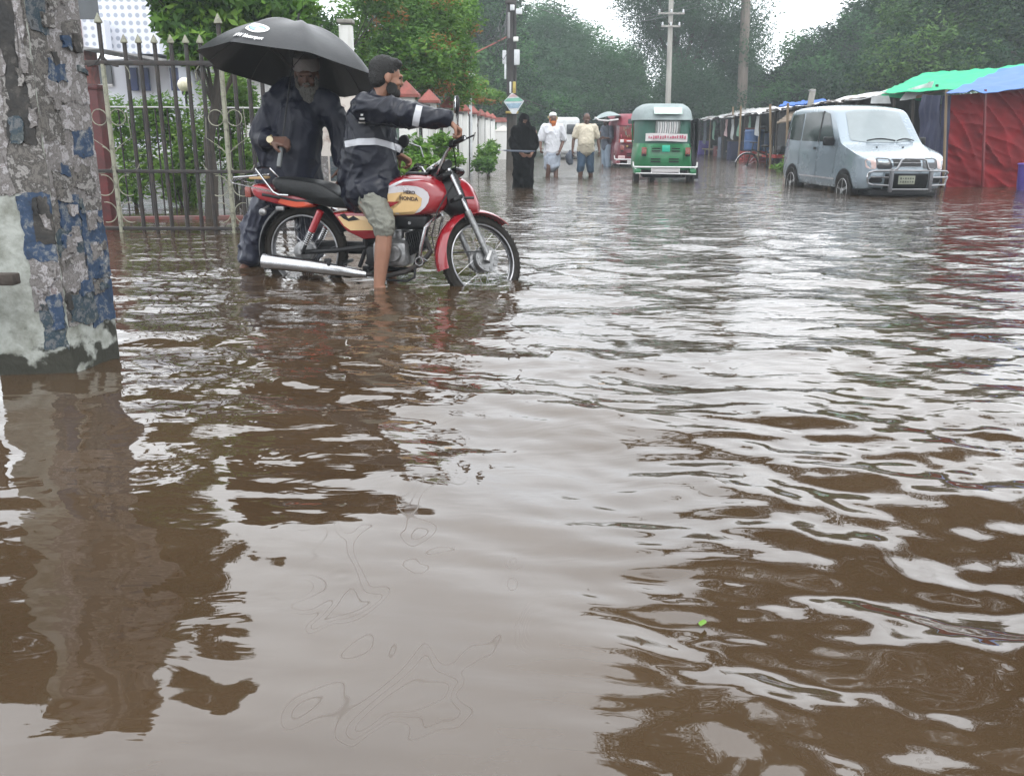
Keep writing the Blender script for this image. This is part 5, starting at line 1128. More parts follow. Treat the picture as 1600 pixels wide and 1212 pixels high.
# ================================================================= THREE WHEELERS (seen from behind; local x right, y forward)
def auto(name,loc,rz,label,c):
    T=thing(name,loc,label,'auto rickshaw',rz=rz)
    def sec(m,rows,n=24,e=4.5):      # rows: (z, width, y_back, y_front) -> rounded box loft in z
        vs=[]
        for (z,w_,yb,yf) in rows:
            for i in range(n):
                a=2*math.pi*i/n; cx=math.copysign(abs(math.cos(a))**(2/e),math.cos(a)); cy=math.copysign(abs(math.sin(a))**(2/e),math.sin(a)); vs.append(V(cx*w_/2,(yb+yf)/2+cy*(yf-yb)/2,z))
        k=len(rows); m.add(vs,[(i*n+j,i*n+(j+1)%n,(i+1)*n+(j+1)%n,(i+1)*n+j) for i in range(k-1) for j in range(n)]+[tuple(range(n-1,-1,-1)),tuple((k-1)*n+j for j in range(n))]); return m
    m=MB(); sec(m,[(.44,1.16,.06,1.35),(.50,1.22,.02,1.4),(.80,1.20,.03,1.4),(.96,1.14,.06,1.38)]); body=m.build('body',c['body'],T,50)
    m=MB(); sec(m,[(.40,.5,1.35,2.5),(.6,.9,1.3,2.6),(.95,.95,1.3,2.55),(1.0,.8,1.35,2.5)]); m.build('front_body',c['body'],T,50)
    m=MB(); sec(m,[(.955,1.12,.07,1.5),(1.2,1.10,.09,1.6),(1.44,1.08,.12,1.75)]); cv=m.build('canvas_back',c['canvas'],T,50)
    m=MB(); sec(m,[(1.42,1.17,.02,2.2),(1.50,1.15,.05,2.25),(1.60,1.10,.10,2.2),(1.68,.98,.20,2.1),(1.74,.78,.34,1.9)]); m.build('hood',c['hood'],T,60)
    for sg in(-1,1):
        m=MB(); m.tube([V(sg*.5,2.1,1.5),V(sg*.46,2.4,.95)],.02,6); m.build('pillar',c['body'],T)
        m=MB(); m.rbox((sg*.44,.005,.80),(.10,.03,.17),.008); o=m.build('tail_light',K['tail_light'],T); m=MB(); m.rbox((sg*.44,-.008,.735),(.085,.03,.05),.006); m.build('lower_lens',K['black_metal'],o)
        w0=MB(); w0.lathe([(.10,sg*.60-.055),(.20,sg*.60-.055),(.215,sg*.60-.03),(.215,sg*.60+.03),(.20,sg*.60+.055),(.10,sg*.60+.055)],(0,.30,.215),'x',24); w0.v=[(v[0]*.93,v[1],v[2]) for v in w0.v]; o=w0.build('wheel',K['rubber'],T)
        w0=MB(); w0.lathe([(.11,sg*.595),(.02,sg*.61)],(0,.30,.215),'x',18); w0.build('hub',K['alu'],o)
        m=MB(); m.rbox((sg*.56,.14,.42),(.13,.42,.10),.02); m.build('mudguard',c['body'],T)
    w0=MB(); w0.lathe([(.10,-.05),(.20,-.05),(.215,0),(.20,.05),(.10,.05)],(0,2.35,.215),'x',24); w0.build('wheel',K['rubber'],T)
    m=MB(); m.tube([V(-.635,.06,.515),V(-.63,-.06,.50),V(.63,-.06,.50),V(.635,.06,.515)],.017,8); m.tube([V(-.60,.02,.39),V(-.60,-.06,.38),V(.62,-.06,.365),V(.62,.02,.38)],.014,8)
    for x in(-.6,-.28,.28,.6): m.tube([V(x,-.055,.50),V(x,-.055,.375)],.012,6)
    m.tube([V(-.64,.0,.50),V(-.655,.02,.60)],.016,6); m.tube([V(.64,0,.50),V(.645,.02,.60)],.016,6); bp_=m.build('rear_bumper',K['white_paint'],T)
    m=MB(); m.rbox((0,-.045,.445),(.54,.012,.09),.004); m.build('bumper_plate',K['banner_white'],bp_)
    m=MB(); m.rbox((0,.25,.36),(.9,.3,.16),.04); m.tube([V(-.25,-.0,.33),V(-.1,-.04,.33)],.02,8); m.tube([V(.25,.02,.34),V(.33,-.03,.345)],.03,8); m.build('underbody',K['black_metal'],T)
    m=MB()
    for (x,z,w_) in ((-.20,.865,.17),(.20,.865,.17),(-.20,.815,.17),(.20,.815,.17),(-.2,.66,.2),(.17,.66,.2),(-.2,.605,.2),(.17,.605,.2)): m.rbox((x,.012,z),(w_,.02,.022),.004)
    m.build('louvres',K['black_metal'],body); m=MB(); m.tube([V(-.32,.02,.91),V(.3,.02,.91)],.006,5); m.build('swage',c['body'],body)
    return T,body,cv
gp=G(1038,283); T,body,cv=auto('auto_rickshaw',V(P(1038,250,18.9).x,18.75,-.20),R(-2),'green three wheeled auto rickshaw with a white bumper seen from behind',dict(body=K['green_auto'],canvas=K['green_canvas'],hood=K['grey_canvas']))
m=MB(); m.rbox((0,.045,.872+.0),(.16,.02,.13),.01); m.v=[(v[0],v[1]-.04,v[2]-.01) for v in m.v]; m.build('number_plate',K['teal_plate'],T)
m=MB(); m.grid(lambda u,v:(-.42+.84*u,.045-.018+.012*math.sin(u*9),1.005+.15*v+.008*math.sin(u*5)),16,3,th=.006); bn=m.build('banner',K['banner_white'],T)
rg=random.Random(3); m=MB(); x=-.36
while x<.38: 
    w_=rg.uniform(.015,.035); m.box((x+w_/2,.016+.012*math.sin((x+.42)/.84*9),1.085+rg.uniform(-.008,.008)),(w_,.006,rg.uniform(.03,.07))); x+=w_+rg.uniform(.008,.03)
m.build('banner_marks',K['pink_ink'],bn,smooth=0)
m=MB(); m.grid(lambda u,v:(-.27+.56*u,-.015+.30*v*.35+.01,1.535+.13*v),12,4,th=.006); m.build('top_banner',mat('banner_mint',(.55,.70,.62),.6,bump=0),T)
m=MB(); m.rbox((0.02,.075,1.28),(.50,.03,.27),.04,seg=4); o=m.build('rear_window',mat('plastic_window',(.24,.26,.25),.25,var=.3,bump=0),T)
for i in range(9): m=MB(); m.grid(lambda u,v:(-.185+.046*i+.030*u+.01*math.sin(v*3),.052-.008*math.sin(u*3.1),1.16+.22*v),4,4,th=.004); m.build('curtain_fold',K['banner_white'] if i%2 else K['tarp_white'],o)
m=MB(); m.grid(lambda u,v:(.60+.09*math.sin(v*2.2)+.03*math.sin(u*9),.25+1.3*u,.28+1.15*v+.03*math.sin(u*7)),14,12,th=.02); m.grid(lambda u,v:(.56+.16*(1-v)*u+.02*math.sin(9*v),.16+.1*u,.26+1.1*v),5,10,th=.02); m.build('side_curtain',K['tarp_black'],T)
T,body,cv=auto('auto_rickshaw',V(P(995,235,26.3).x,26.2,-.27),R(7),'maroon three wheeled auto rickshaw with a painted back panel beside the green one',dict(body=K['maroon_auto'],canvas=K['maroon_auto'],hood=K['maroon_canvas']))
m=MB(); m.rbox((-.05,.075,1.20),(.95,.04,.38),.02); o=m.build('painted_panel',K['dark_red'],T)
rg=random.Random(8)
for i in range(26):
    m=MB(); x=-.48+.9*rg.random(); z=1.04+.3*rg.random(); m.tube([V(x,.048,z),V(x+rg.uniform(-.03,.03),.046,z+rg.uniform(.05,.12))],rg.uniform(.006,.014),5); m.build('painted_leaf',K[rg.choice(['dull_yellow','green_cloth','pink_ink','dull_yellow'])],o)
m=MB(); m.rbox((-.18,.0,1.0),(.72,.05,.10),.01); m.build('slogan_board',K['crate_red'],T); m=MB(); m.rbox((-.46,-.03,1.0),(.10,.02,.08),.006); m.rbox((-.1,-.03,1.0),(.45,.01,.035),.004); m.build('slogan_marks',K['banner_white'],T)
m=MB(); m.rbox((-.18,.06,1.52),(.20,.03,.15),.02); m.build('upper_window',K['window_dark'],T)
m=MB(); m.rbox((-.30,-.01,.86),(.06,.03,.05),.01); m.build('side_reflector',K['yellow_cloth'],T); m=MB(); m.rbox((-.46,-.03,.56),(.2,.03,.09),.02); m.build('lower_reflector',K['sign_pink'],T)
T=thing('hand_umbrella',P(946,185,26.4),'pale edged umbrella held beside the maroon three wheeler','umbrella',world=True); q=P(948,184,26.6)
m=MB(); m.grid(lambda u,v:q+V((u-.5)*.75,(v-.5)*.6,.16*(1-((u-.5)*2)**2)*(1-.8*((v-.5)*2)**2)-.12*(.5-u)),12,10,th=.006); o=m.build('canopy',K['grey_canvas'],T); m=MB(); m.tube([q+V(-.37,-.3,.0),q+V(-.25,-.32,-.07),q+V(0,-.33,-.09),q+V(.3,-.3,-.05)],.022,6); m.build('hem',K['banner_white'],o); m=MB(); m.tube([q+V(0,0,.15),q+V(.08,0,-.5)],.008,5); m.build('shaft',K['black_metal'],T)
# white minibus far behind the man in white
T=thing('white_minibus',V(P(884,238,34).x,34,-.3),'white minibus in the distance behind the man in white','minibus')
m=MB(); m.rbox((0,2,1.05),(1.0,3.8,1.45),.14,seg=3); m.build('body',mat('bus_white',(.6,.62,.62),.35),T); m=MB(); m.rbox((.2,.09,1.35),(.36,.04,.34),.03); m.rbox((-.25,.09,1.35),(.36,.04,.34),.03); m.build('window',K['window_dark'],T); m=MB()
for sg in(-1,1): m.lathe([(.26,sg*.42-.08),(.28,sg*.42),(.26,sg*.42+.08)],(0,.7,.3),'x',18)
m.build('wheel',K['rubber'],T); m=MB(); m.rbox((0,.06,.55),(.95,.08,.1),.02); m.build('bumper',K['grey_wall'],T)

# ================================================================= VAN
VL,VW,VH=4.1,1.60,1.86
VN=thing('van',(0,0,0),'silver blue minivan with a chrome bull bar parked in the flood beside the stalls','van')
# side profile (y forward=front at 0, rear at VL ; z)
prof=[(.10,.34),(.02,.45),(.0,.62),(.03,.80),(.10,.90),(.45,1.01),(.98,1.13),(1.12,1.20),(1.62,1.72),(1.80,1.81),(2.4,VH),(3.4,VH-.01),(3.85,1.80),(3.97,1.68),(4.07,1.10),(4.10,.75),(4.06,.40),(3.9,.33),(2.0,.31)]
def ptop(y):
    up=[p for p in prof[2:15]]
    for a,b_ in zip(up,up[1:]):
        if a[0]<=y<=b_[0] and b_[0]>a[0]: return a[1]+(b_[1]-a[1])*(y-a[0])/(b_[0]-a[0])
    return .8
def halfw(y,z):
    w_=VW/2
    if z>.95: w_-=.10*((z-.95)/.9)**1.2
    if z<.5: w_-=.04*(.5-z)/.2
    w_-=.15*max(0,(.42-y)/.42)**2+.06*max(0,(y-3.7)/.4)**2
    return w_
def smooth2(p,it):
    for _ in range(it):
        q=[];n=len(p)
        for i in range(n): a,b_=p[i],p[(i+1)%n]; q+=[(a[0]*.8+b_[0]*.2,a[1]*.8+b_[1]*.2),(a[0]*.2+b_[0]*.8,a[1]*.2+b_[1]*.8)]
        p=q
    return p
pf=smooth2(prof,2); m=MB(); n=len(pf); nt=20; vs=[]
cy=2.0; cz=.95
for j in range(nt+1):
    t=-math.cos(math.pi*j/nt); s_=.93+.07*math.sqrt(max(0,1-t*t)); 
    for (y,z) in pf:
        yy=cy+(y-cy)*(.965+.035*math.sqrt(max(0,1-t*t))); zz=cz+(z-cz)*s_; vs.append(V(t*halfw(y,z),yy,zz))
fs=[(j*n+i,j*n+(i+1)%n,(j+1)*n+(i+1)%n,(j+1)*n+i) for j in range(nt) for i in range(n)]
for sg in(-1,1):        # flanks as rings shrinking towards the middle, so that the sides follow the bodywork smoothly
    prev=[(0 if sg<0 else nt*n)+i for i in range(n)]
    for k in range(1,9):
        s_=.93*(1-k/9); base=len(vs)
        for (y,z) in pf: yy=cy+(y-cy)*s_*1.035; zz=cz+(z-cz)*s_; vs.append(V(sg*halfw(yy,zz),yy,zz))
        cur=[base+i for i in range(n)]; fs+=[(prev[i],prev[(i+1)%n],cur[(i+1)%n],cur[i]) for i in range(n)]; prev=cur
    vs.append(V(sg*halfw(cy,cz),cy,cz)); fs+=[(prev[i],prev[(i+1)%n],len(vs)-1) for i in range(n)]
m.add(vs,fs)
vb=m.build('body',K['van_paint'],VN,40)
bpy.context.view_layer.update()
def onbody(o_,d,off=.006):
    ok,l,n_,i=vb.ray_cast(o_,d); return (l+n_*off) if ok else None
def fillet(p,r):
    q=[];n=len(p)
    for i in range(n):
        a,b_,c_=Vector(p[i-1]),Vector(p[i]),Vector(p[(i+1)%n]); d1=(a-b_); d2=(c_-b_); rr=min(r,d1.length*.45,d2.length*.45); s=b_+d1.normalized()*rr; e=b_+d2.normalized()*rr
        for k in range(4): t=k/3; q.append(tuple(s*(1-t)**2+b_*2*t*(1-t)+e*t*t))
    return q
def vpatch(pts,ax,name,mt,parent=None,off=.006,cuts=2,round_=1):
    """pts: (y,z) for side patches (ax=+-1 -> x side), (x,z) for front patches (ax='f')"""
    pts=fillet(pts,.045) if round_ else pts
    bm=bmesh.new(); vs=[bm.verts.new((p[0],p[1],0)) for p in pts]; bm.faces.new(vs); bmesh.ops.triangulate(bm,faces=bm.faces[:])
    for _ in range(cuts): bmesh.ops.subdivide_edges(bm,edges=bm.edges[:],cuts=1,use_grid_fill=True)
    bad=0
    for v in bm.verts:
        a,b_=v.co.x,v.co.y
        h=onbody(V(ax*3,a,b_),V(-ax,0,0),off) if ax in(-1,1) else onbody(V(a,-3,b_),V(0,1,0),off)
        if h is None: bad+=1; h=V(ax*halfw(a,b_),a,b_) if ax in(-1,1) else V(a,.05,b_)
        v.co=h
    if bad: print('vpatch',name,bad)
    m=MB(); m.bm(bm); return m.build(name,mt,parent or VN,60)
for ax in(-1,1):
    vpatch([(3.06,1.17),(3.10,1.70),(3.70,1.67),(3.90,1.20)],ax,'rear_side_window',K['van_glass'])
    vpatch([(2.18,1.17),(2.18,1.72),(3.03,1.71),(3.00,1.17)],ax,'middle_side_window',K['van_glass'])
    vpatch([(1.36,1.17),(1.52,1.32),(1.84,1.68),(2.10,1.715),(2.10,1.17)],ax,'front_side_window',K['van_glass'])
    vpatch([(2.105,1.16),(2.105,1.73),(2.175,1.73),(2.175,1.16)],ax,'window_pillar',K['black_metal'],round_=0,off=.008)
    # door seams, rub strip, handle
    for poly in ([(2.125,.42),(2.125,1.16),(2.135,1.16),(2.135,.42)],[(1.30,.60),(1.22,1.16),(1.23,1.16),(1.31,.60)],[(3.04,.45),(3.04,1.16),(3.05,1.16),(3.05,.45)]): vpatch(poly,ax,'door_seam',K['black_metal'],round_=0,off=.004,cuts=3)
    vpatch([(1.22,.50),(1.22,.525),(2.94,.525),(2.94,.50)],ax,'sill_line',K['silver_decal'],round_=0,off=.008,cuts=4)
    vpatch([(2.17,1.02),(2.17,1.06),(2.32,1.06),(2.32,1.02)],ax,'door_handle',K['black_metal'],round_=1,off=.02,cuts=1)
    for wy in(.80,3.35):
        arch=[(wy+.375*math.cos(a*math.pi/12),.345+.375*math.sin(a*math.pi/12)) for a in range(13)]
        vpatch(arch,ax,'arch_shade',K['black_metal'],round_=0,off=.006,cuts=2)  # black patch on the flank, painted shade in place of an open arch
        rg_=MB(); x0=ax*(VW/2-.075); rg_.lathe([(.21,x0-.09),(.30,x0-.09),(.325,x0-.06),(.325,x0+.06),(.30,x0+.09),(.215,x0+.09)],(0,wy,.325),'x',32); o=rg_.build('wheel',K['rubber'],VN)
        q=MB(); q.lathe([(.212,x0+ax*.085),(.20,x0+ax*.05),(.19,x0+ax*.04)],(0,wy,.325),'x',32,False); q.lathe([(.19,x0+ax*.03),(.0,x0+ax*.03)],(0,wy,.325),'x',32,False)
        q2=MB(); q2.lathe([(.218,x0+ax*.086),(.212,x0+ax*.094),(.20,x0+ax*.088),(.195,x0+ax*.05)],(0,wy,.325),'x',32,False)
        for k in range(5): a=k*2*math.pi/5+.3; q2.rbox((x0+ax*.075,wy+.115*math.cos(a),.325+.115*math.sin(a)),(.03,.07,.19),.01,Matrix.Rotation(a-math.pi/2,3,'X'))
        q2.lathe([(.055,x0+ax*.06),(.045,x0+ax*.10)],(0,wy,.325),'x',16); q.build('wheel_well',K['black_metal'],o); q2.build('alloy_rim',mat('alloy',(.62,.62,.63),.3,.6,bump=0),o)
    m=MB(); m.rbox((ax*.90,1.40,1.18),(.20,.10,.16),.03,seg=3); m.rbox((ax*.80,1.42,1.14),(.12,.05,.05),.01); o=m.build('wing_mirror',K['black_metal'],VN)
vpatch([(-.60,1.20),(-.52,1.70),(-.3,1.735),(.3,1.735),(.52,1.70),(.60,1.20),(.3,1.165),(-.3,1.165)],'f','windscreen',K['windscreen'],cuts=3,off=.006,round_=1)
m=MB()
for (x0,x1) in ((-.30,.25),(.28,.62)):
    pp_=[onbody(V(x0+(x1-x0)*i/8,-3,1.185+.035*math.sin(i/8*3.14)),V(0,1,0),.02) for i in range(9)]; m.tube([p for p in pp_ if p],.009,6)
m.build('wipers',K['black_metal'],VN)
for sg in(-1,1):
    vpatch([(sg*.70,.74),(sg*.72,.90),(sg*.56,.915),(sg*.56,.73)],'f','indicator',K['indicator'],cuts=1,off=.008,round_=1)
    vpatch([(sg*.55,.73),(sg*.55,.915),(sg*.30,.905),(sg*.27,.74)],'f','headlamp',mat('lamp_grey',(.05,.05,.055),.15,bump=0),cuts=1,off=.008,round_=1)
    m=MB(); q=onbody(V(sg*.62,-3,.83),V(0,1,0),.02)
    vpatch([(sg*.66,.50),(sg*.66,.58),(sg*.44,.58),(sg*.44,.50)],'f','fog_lamp',K['black_metal'],cuts=1,off=.006,round_=1)
    m=MB(); p_=onbody(V(sg*.25,1.0-4,1.08),V(0,1,0),.01); m.ell(p_,(.02,.012,.012)); m.build('washer_jet',K['black_metal'],VN)
vpatch([(-.25,.78),(-.25,.885),(.25,.885),(.25,.78)],'f','grille',K['black_metal'],cuts=2,off=.008,round_=0)
m=MB()
for z in(.89,.83,.775):
    q=[onbody(V(-.27+.54*i/8,-3,z),V(0,1,0),.012) for i in range(9)]; m.tube(q,.009 if z>.88 else .005,6)
m.build('grille_bars',K['chrome'],VN)
vpatch([(-.40,.40),(-.40,.66),(.40,.66),(.40,.40)],'f','lower_grille',K['black_metal'],cuts=2,off=.006,round_=0)
vpatch([(-.66,.36),(-.62,.42),(-.42,.42),(-.42,.37)],'f','bumper_vent',K['black_metal'],cuts=1,off=.006,round_=0)
m=MB(); m.rbox((-.06,-.11,.555),(.30,.02,.145),.006); pl_=m.build('number_plate',mat('plate_grey',(.34,.36,.28),.5,bump=0),VN)
rg=random.Random(2); m=MB()
for r_ in range(2):
    for i in range(6): m.box((-.17+.044*i,-.1225,.582-.055*r_),(rg.uniform(.012,.026),.004,rg.uniform(.02,.034)))
m.build('plate_marks',mat('plate_ink',(.06,.06,.05),.5,bump=0),pl_,smooth=0)
# bull bar
m=MB(); 
m.tube([V(-.34,-.15,.72),V(-.28,-.17,.75),V(-.22,-.17,.885),V(-.16,-.17,.91),V(.16,-.17,.91),V(.22,-.17,.885),V(.28,-.17,.75),V(.34,-.15,.72)],.018,10)
m.tube([V(-.70,.03,.60),V(-.72,-.04,.68),V(-.66,-.10,.705),V(-.36,-.16,.715),V(.36,-.16,.715),V(.66,-.10,.705),V(.72,-.04,.68),V(.70,.03,.60)],.016,10)
m.tube([V(-.71,.0,.50),V(-.66,-.09,.475),V(-.36,-.15,.465)],.015,8); m.tube([V(.71,.0,.50),V(.66,-.09,.475),V(.36,-.15,.465)],.015,8); m.tube([V(-.36,-.15,.40),V(.36,-.15,.40)],.015,8)
for sg in(-1,1): m.tube([V(sg*.71,.0,.50),V(sg*.735,-.01,.6),V(sg*.70,.03,.66)],.018,8); m.tube([V(sg*.70,-.06,.60),V(sg*.40,-.13,.60)],.014,8)
bb=m.build('bull_bar',mat('bar_steel',(.33,.33,.34),.3,1.),VN)
for sg in(-1,1): m=MB(); m.rbox((sg*.36,-.14,.55),(.07,.06,.40),.02); m.build('bar_upright',mat('grey_metal',(.16,.16,.17),.4,.5),bb)
m=MB(); m.rbox((0,.3,.33),(1.2,.5,.12),.03); m.build('underbody',K['black_metal'],VN)
VN.location=(6.36,14.85,-.25); VN.rotation_euler=(0,0,R(4.5)); VN.scale=(.91,.91,.93)

# ================================================================= STALLS ON THE RIGHT
def cloth(m,a,b_,c,d,nu,nv,amp=.03,seed=0,th=.01,sag=0.,diag=0.):
    a,b_,c,d=map(Vector,(a,b_,c,d))       # a-b bottom edge, d-c top edge
    nrm=(b_-a).cross(d-a).normalized()
    def f(u,v):
        p=a.lerp(b_,u).lerp(d.lerp(c,u),v); q=p*1.7+V(seed*7.3,0,0)
        if diag:
            w1=noise.noise(V((q.x+q.z*.9)*diag,(q.x-q.z)*.35,seed)); w2=noise.noise(V((q.x*.4+q.z*1.3)*diag*1.7,q.x*.5,seed+4)); return p+nrm*(amp*(1-min(1,abs(w1)*3))**2+amp*.5*(1-min(1,abs(w2)*3))**2+amp*.8*noise.noise(q*.5))
        return p+nrm*(amp*(1-2*abs(noise.noise(q)))+amp*.5*noise.noise(q*3.1))+V(0,0,-sag*math.sin(math.pi*u)*(.3+.7*math.sin(math.pi*v)))
    return m.grid(f,nu,nv,th=th)
SX=lambda Y:7.75+.027*(Y-17)
# red tarpaulin stall
YR=17.6
T=thing('tarpaulin_stall',(10.2,YR,-.3),'stall with red tarpaulin walls under a blue tarpaulin roof','stall',world=True)
A=P(1470,292,YR); Bq=P(1720,292,YR+.3); A.z=Bq.z=-.25; C=P(1740,128,YR+.3); D=P(1476,150,YR)
m=MB(); cloth(m,A,Bq,C,D,110,70,.055,1,diag=1.5); m.build('red_wall',K['tarp_red'],T)
m=MB(); cloth(m,A+V(-.05,.05,0),A+V(.5,2.2,0),D+V(.5,2.2,.1),D+V(-.05,.05,0),24,20,.05,2); m.build('side_wall',K['tarp_navy'],T)
m=MB(); cloth(m,A+V(-.12,-.06,.45),A+V(.06,-.07,.2),D+V(.10,-.05,0),D+V(-.06,-.05,0),5,20,.03,3); m.build('blue_side_curtain',K['tarp_navy'],T)
m=MB(); cloth(m,D+V(-.12,-.3,.02),C+V(.2,-.3,.0),P(1740,78,YR+3),P(1560,112,YR+3),44,18,.05,4,sag=.06); m.build('blue_roof',K['tarp_lightblue'],T)
for px in(1474,1535,1640):
    m=MB(); m.tube([P(px,292,YR-.15)*1.0,P(px+5,140,YR-.12)],[.03,.025],6); m.build('pole',K['bamboo'] if px!=1535 else K['dark_red'],T)
# green roofed stall behind the van
YG=20.5
T=thing('tarpaulin_stall',(9.5,YG,-.3),'stall with a bright green tarpaulin roof on bamboo poles behind the van','stall',world=True)
m=MB(); cloth(m,P(1378,148,YG),P(1600,132,YG-1.2),P(1640,100,YG+3),P(1440,118,YG+3),46,14,.06,5,sag=.05); cloth(m,P(1376,150,YG),P(1440,158,YG),P(1442,146,YG),P(1378,147,YG),14,3,.02,6); m.build('green_roof',K['tarp_green'],T)
m=MB(); cloth(m,P(1405,158,YG-.1),P(1450,152,YG-.1),P(1458,128,YG-.05),P(1418,140,YG-.05),14,10,.06,7); cloth(m,P(1360,162,YG),P(1392,162,YG),P(1388,150,YG),P(1362,150,YG),8,6,.04,8); m.build('white_sheet',K['tarp_white'],T)
m=MB(); cloth(m,P(1380,285,YG+1.6),P(1475,285,YG+1.6),P(1475,150,YG+1.6),P(1380,155,YG+1.6),14,14,.08,9); m.build('back_cloth',K['wood_dark'],T)
m=MB(); cloth(m,P(1440,162,YG-.1),P(1475,163,YG-.1),P(1475,145,YG-.1),P(1440,146,YG-.1),8,5,.03,9); m.build('valance',mat('dull_green',(.10,.17,.12),.7),T)
for (px,p0,p1,k) in((1451,285,128,'bamboo'),(1462,285,132,'wood_dark'),(1425,285,150,'wood_dark'),(1395,285,155,'wood_dark')):
    m=MB(); m.tube([P(px-2,p0,YG),P(px+2,p1,YG)],.035,6); m.build('pole',K[k],T)
m=MB(); m.tube([P(1432,152,YG-.2),P(1475,141,YG-.2)],.03,5); m.build('cross_pole',K['bamboo'],T)
# purple drum at the right edge
T=thing('violet_tub',(P(1598,285,16.6).x,16.6,-.2),'violet plastic tub at the foot of the red tarpaulin','tub',world=True); q=T.location
m=MB(); m.lathe([(.17,0),(.2,.2),(.22,.55),(.24,.56),(.22,.58)],V(q.x+.12,q.y,-.1),'z',20); m.build('tub_wall',K['violet'],T)
# row of tin roofed stalls
GS='tin roofed stalls along the right of the street'
def stall(i,Y0,Y1,zf,zb,label,fill):
    x0,x1=SX(Y0),SX(Y1); T=thing('market_stall',(x0+1,(Y0+Y1)/2,-.3),label,'stall',GS,world=True)
    m=MB(); cloth(m,V(x0-.35,Y0,zf),V(x1-.35,Y1-.05,zf-.02),V(x1+1.75,Y1-.05,zb),V(x0+1.75,Y0,zb),14,12,.075,20+i,th=.02); m.build('roof',K['tin_roof'],T)
    for k in range(3):
        y=Y0+.12+(Y1-Y0-.3)*k/2; x=SX(y); m=MB(); m.tube([V(x,y,-.3),V(x-.03,y,zf-.03)],.035,6); m.build('post',K['bamboo'] if k%2 else K['wood_dark'],T)
        m=MB(); m.tube([V(x-.4,y,zf-.04),V(x+2.1,y,zb-.06)],.03,5); m.build('rafter',K['wood_dark'],T)
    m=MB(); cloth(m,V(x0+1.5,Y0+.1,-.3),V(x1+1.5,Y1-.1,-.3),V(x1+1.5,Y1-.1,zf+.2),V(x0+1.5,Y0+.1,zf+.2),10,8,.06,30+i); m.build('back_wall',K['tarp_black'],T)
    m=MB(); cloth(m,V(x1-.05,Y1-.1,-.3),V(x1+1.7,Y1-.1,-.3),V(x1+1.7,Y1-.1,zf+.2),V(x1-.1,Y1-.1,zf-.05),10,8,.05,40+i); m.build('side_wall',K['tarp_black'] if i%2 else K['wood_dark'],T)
    m=MB(); m.rbox((x0+.6,(Y0+Y1)/2,.25),(.8,Y1-Y0-.5,.06),.01)
    for k in range(2): m.tube([V(x0+.3,Y0+.5+k*(Y1-Y0-1),-.3),V(x0+.3,Y0+.5+k*(Y1-Y0-1),.25)],.03,5)
    m.build('counter',K['wood_pale'],T)
    for j,(k,py,sz) in enumerate(fill):
        y=Y0+(Y1-Y0)*py; m=MB(); cloth(m,V(SX(y)-.1,y-sz/2,zf-.15-sz),V(SX(y)-.05,y+sz/2,zf-.1-sz),V(SX(y)-.05,y+sz/2,zf-.1),V(SX(y)-.1,y-sz/2,zf-.1),6,6,.04,50+i*5+j); m.build('hanging_cloth',K[k],T)
    return T
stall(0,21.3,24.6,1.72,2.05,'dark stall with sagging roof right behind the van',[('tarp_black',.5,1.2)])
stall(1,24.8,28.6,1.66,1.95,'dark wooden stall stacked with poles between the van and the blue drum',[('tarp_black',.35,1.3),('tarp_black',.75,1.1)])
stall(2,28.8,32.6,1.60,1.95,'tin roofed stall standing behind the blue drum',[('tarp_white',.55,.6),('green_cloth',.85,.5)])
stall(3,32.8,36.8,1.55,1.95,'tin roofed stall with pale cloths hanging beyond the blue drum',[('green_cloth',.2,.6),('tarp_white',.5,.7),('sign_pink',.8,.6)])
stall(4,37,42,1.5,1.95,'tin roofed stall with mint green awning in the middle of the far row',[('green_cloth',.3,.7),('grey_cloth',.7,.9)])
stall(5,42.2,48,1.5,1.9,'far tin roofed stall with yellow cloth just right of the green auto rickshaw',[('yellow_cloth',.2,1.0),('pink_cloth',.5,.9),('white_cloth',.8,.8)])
T=thing('blue_tarpaulin',V(SX(26)+.7,26,1.8),'crumpled blue tarpaulin lying on the dark stall roof behind the van','tarpaulin',world=True)
m=MB(); cloth(m,P(1217,169,25.5),P(1292,163,23.5),P(1290,158,24.6),P(1225,163,26.6),26,6,.07,61,th=.03); m.build('sheet',K['tarp_blue'],T)
T=thing('tin_chimney',P(1268,165,24),'short pale sheet metal upright sticking up over the stall roofs','chimney',world=True)
m=MB(); m.rbox(P(1268,153,24),(.13,.13,.42),.02,Matrix.Rotation(R(5),3,'Y')); m.build('pipe',K['concrete'],T); m=MB(); m.rbox(P(1269,142,24),(.15,.15,.03),.01,Matrix.Rotation(R(5),3,'Y')); m.build('lid',K['grey_wall'],T)
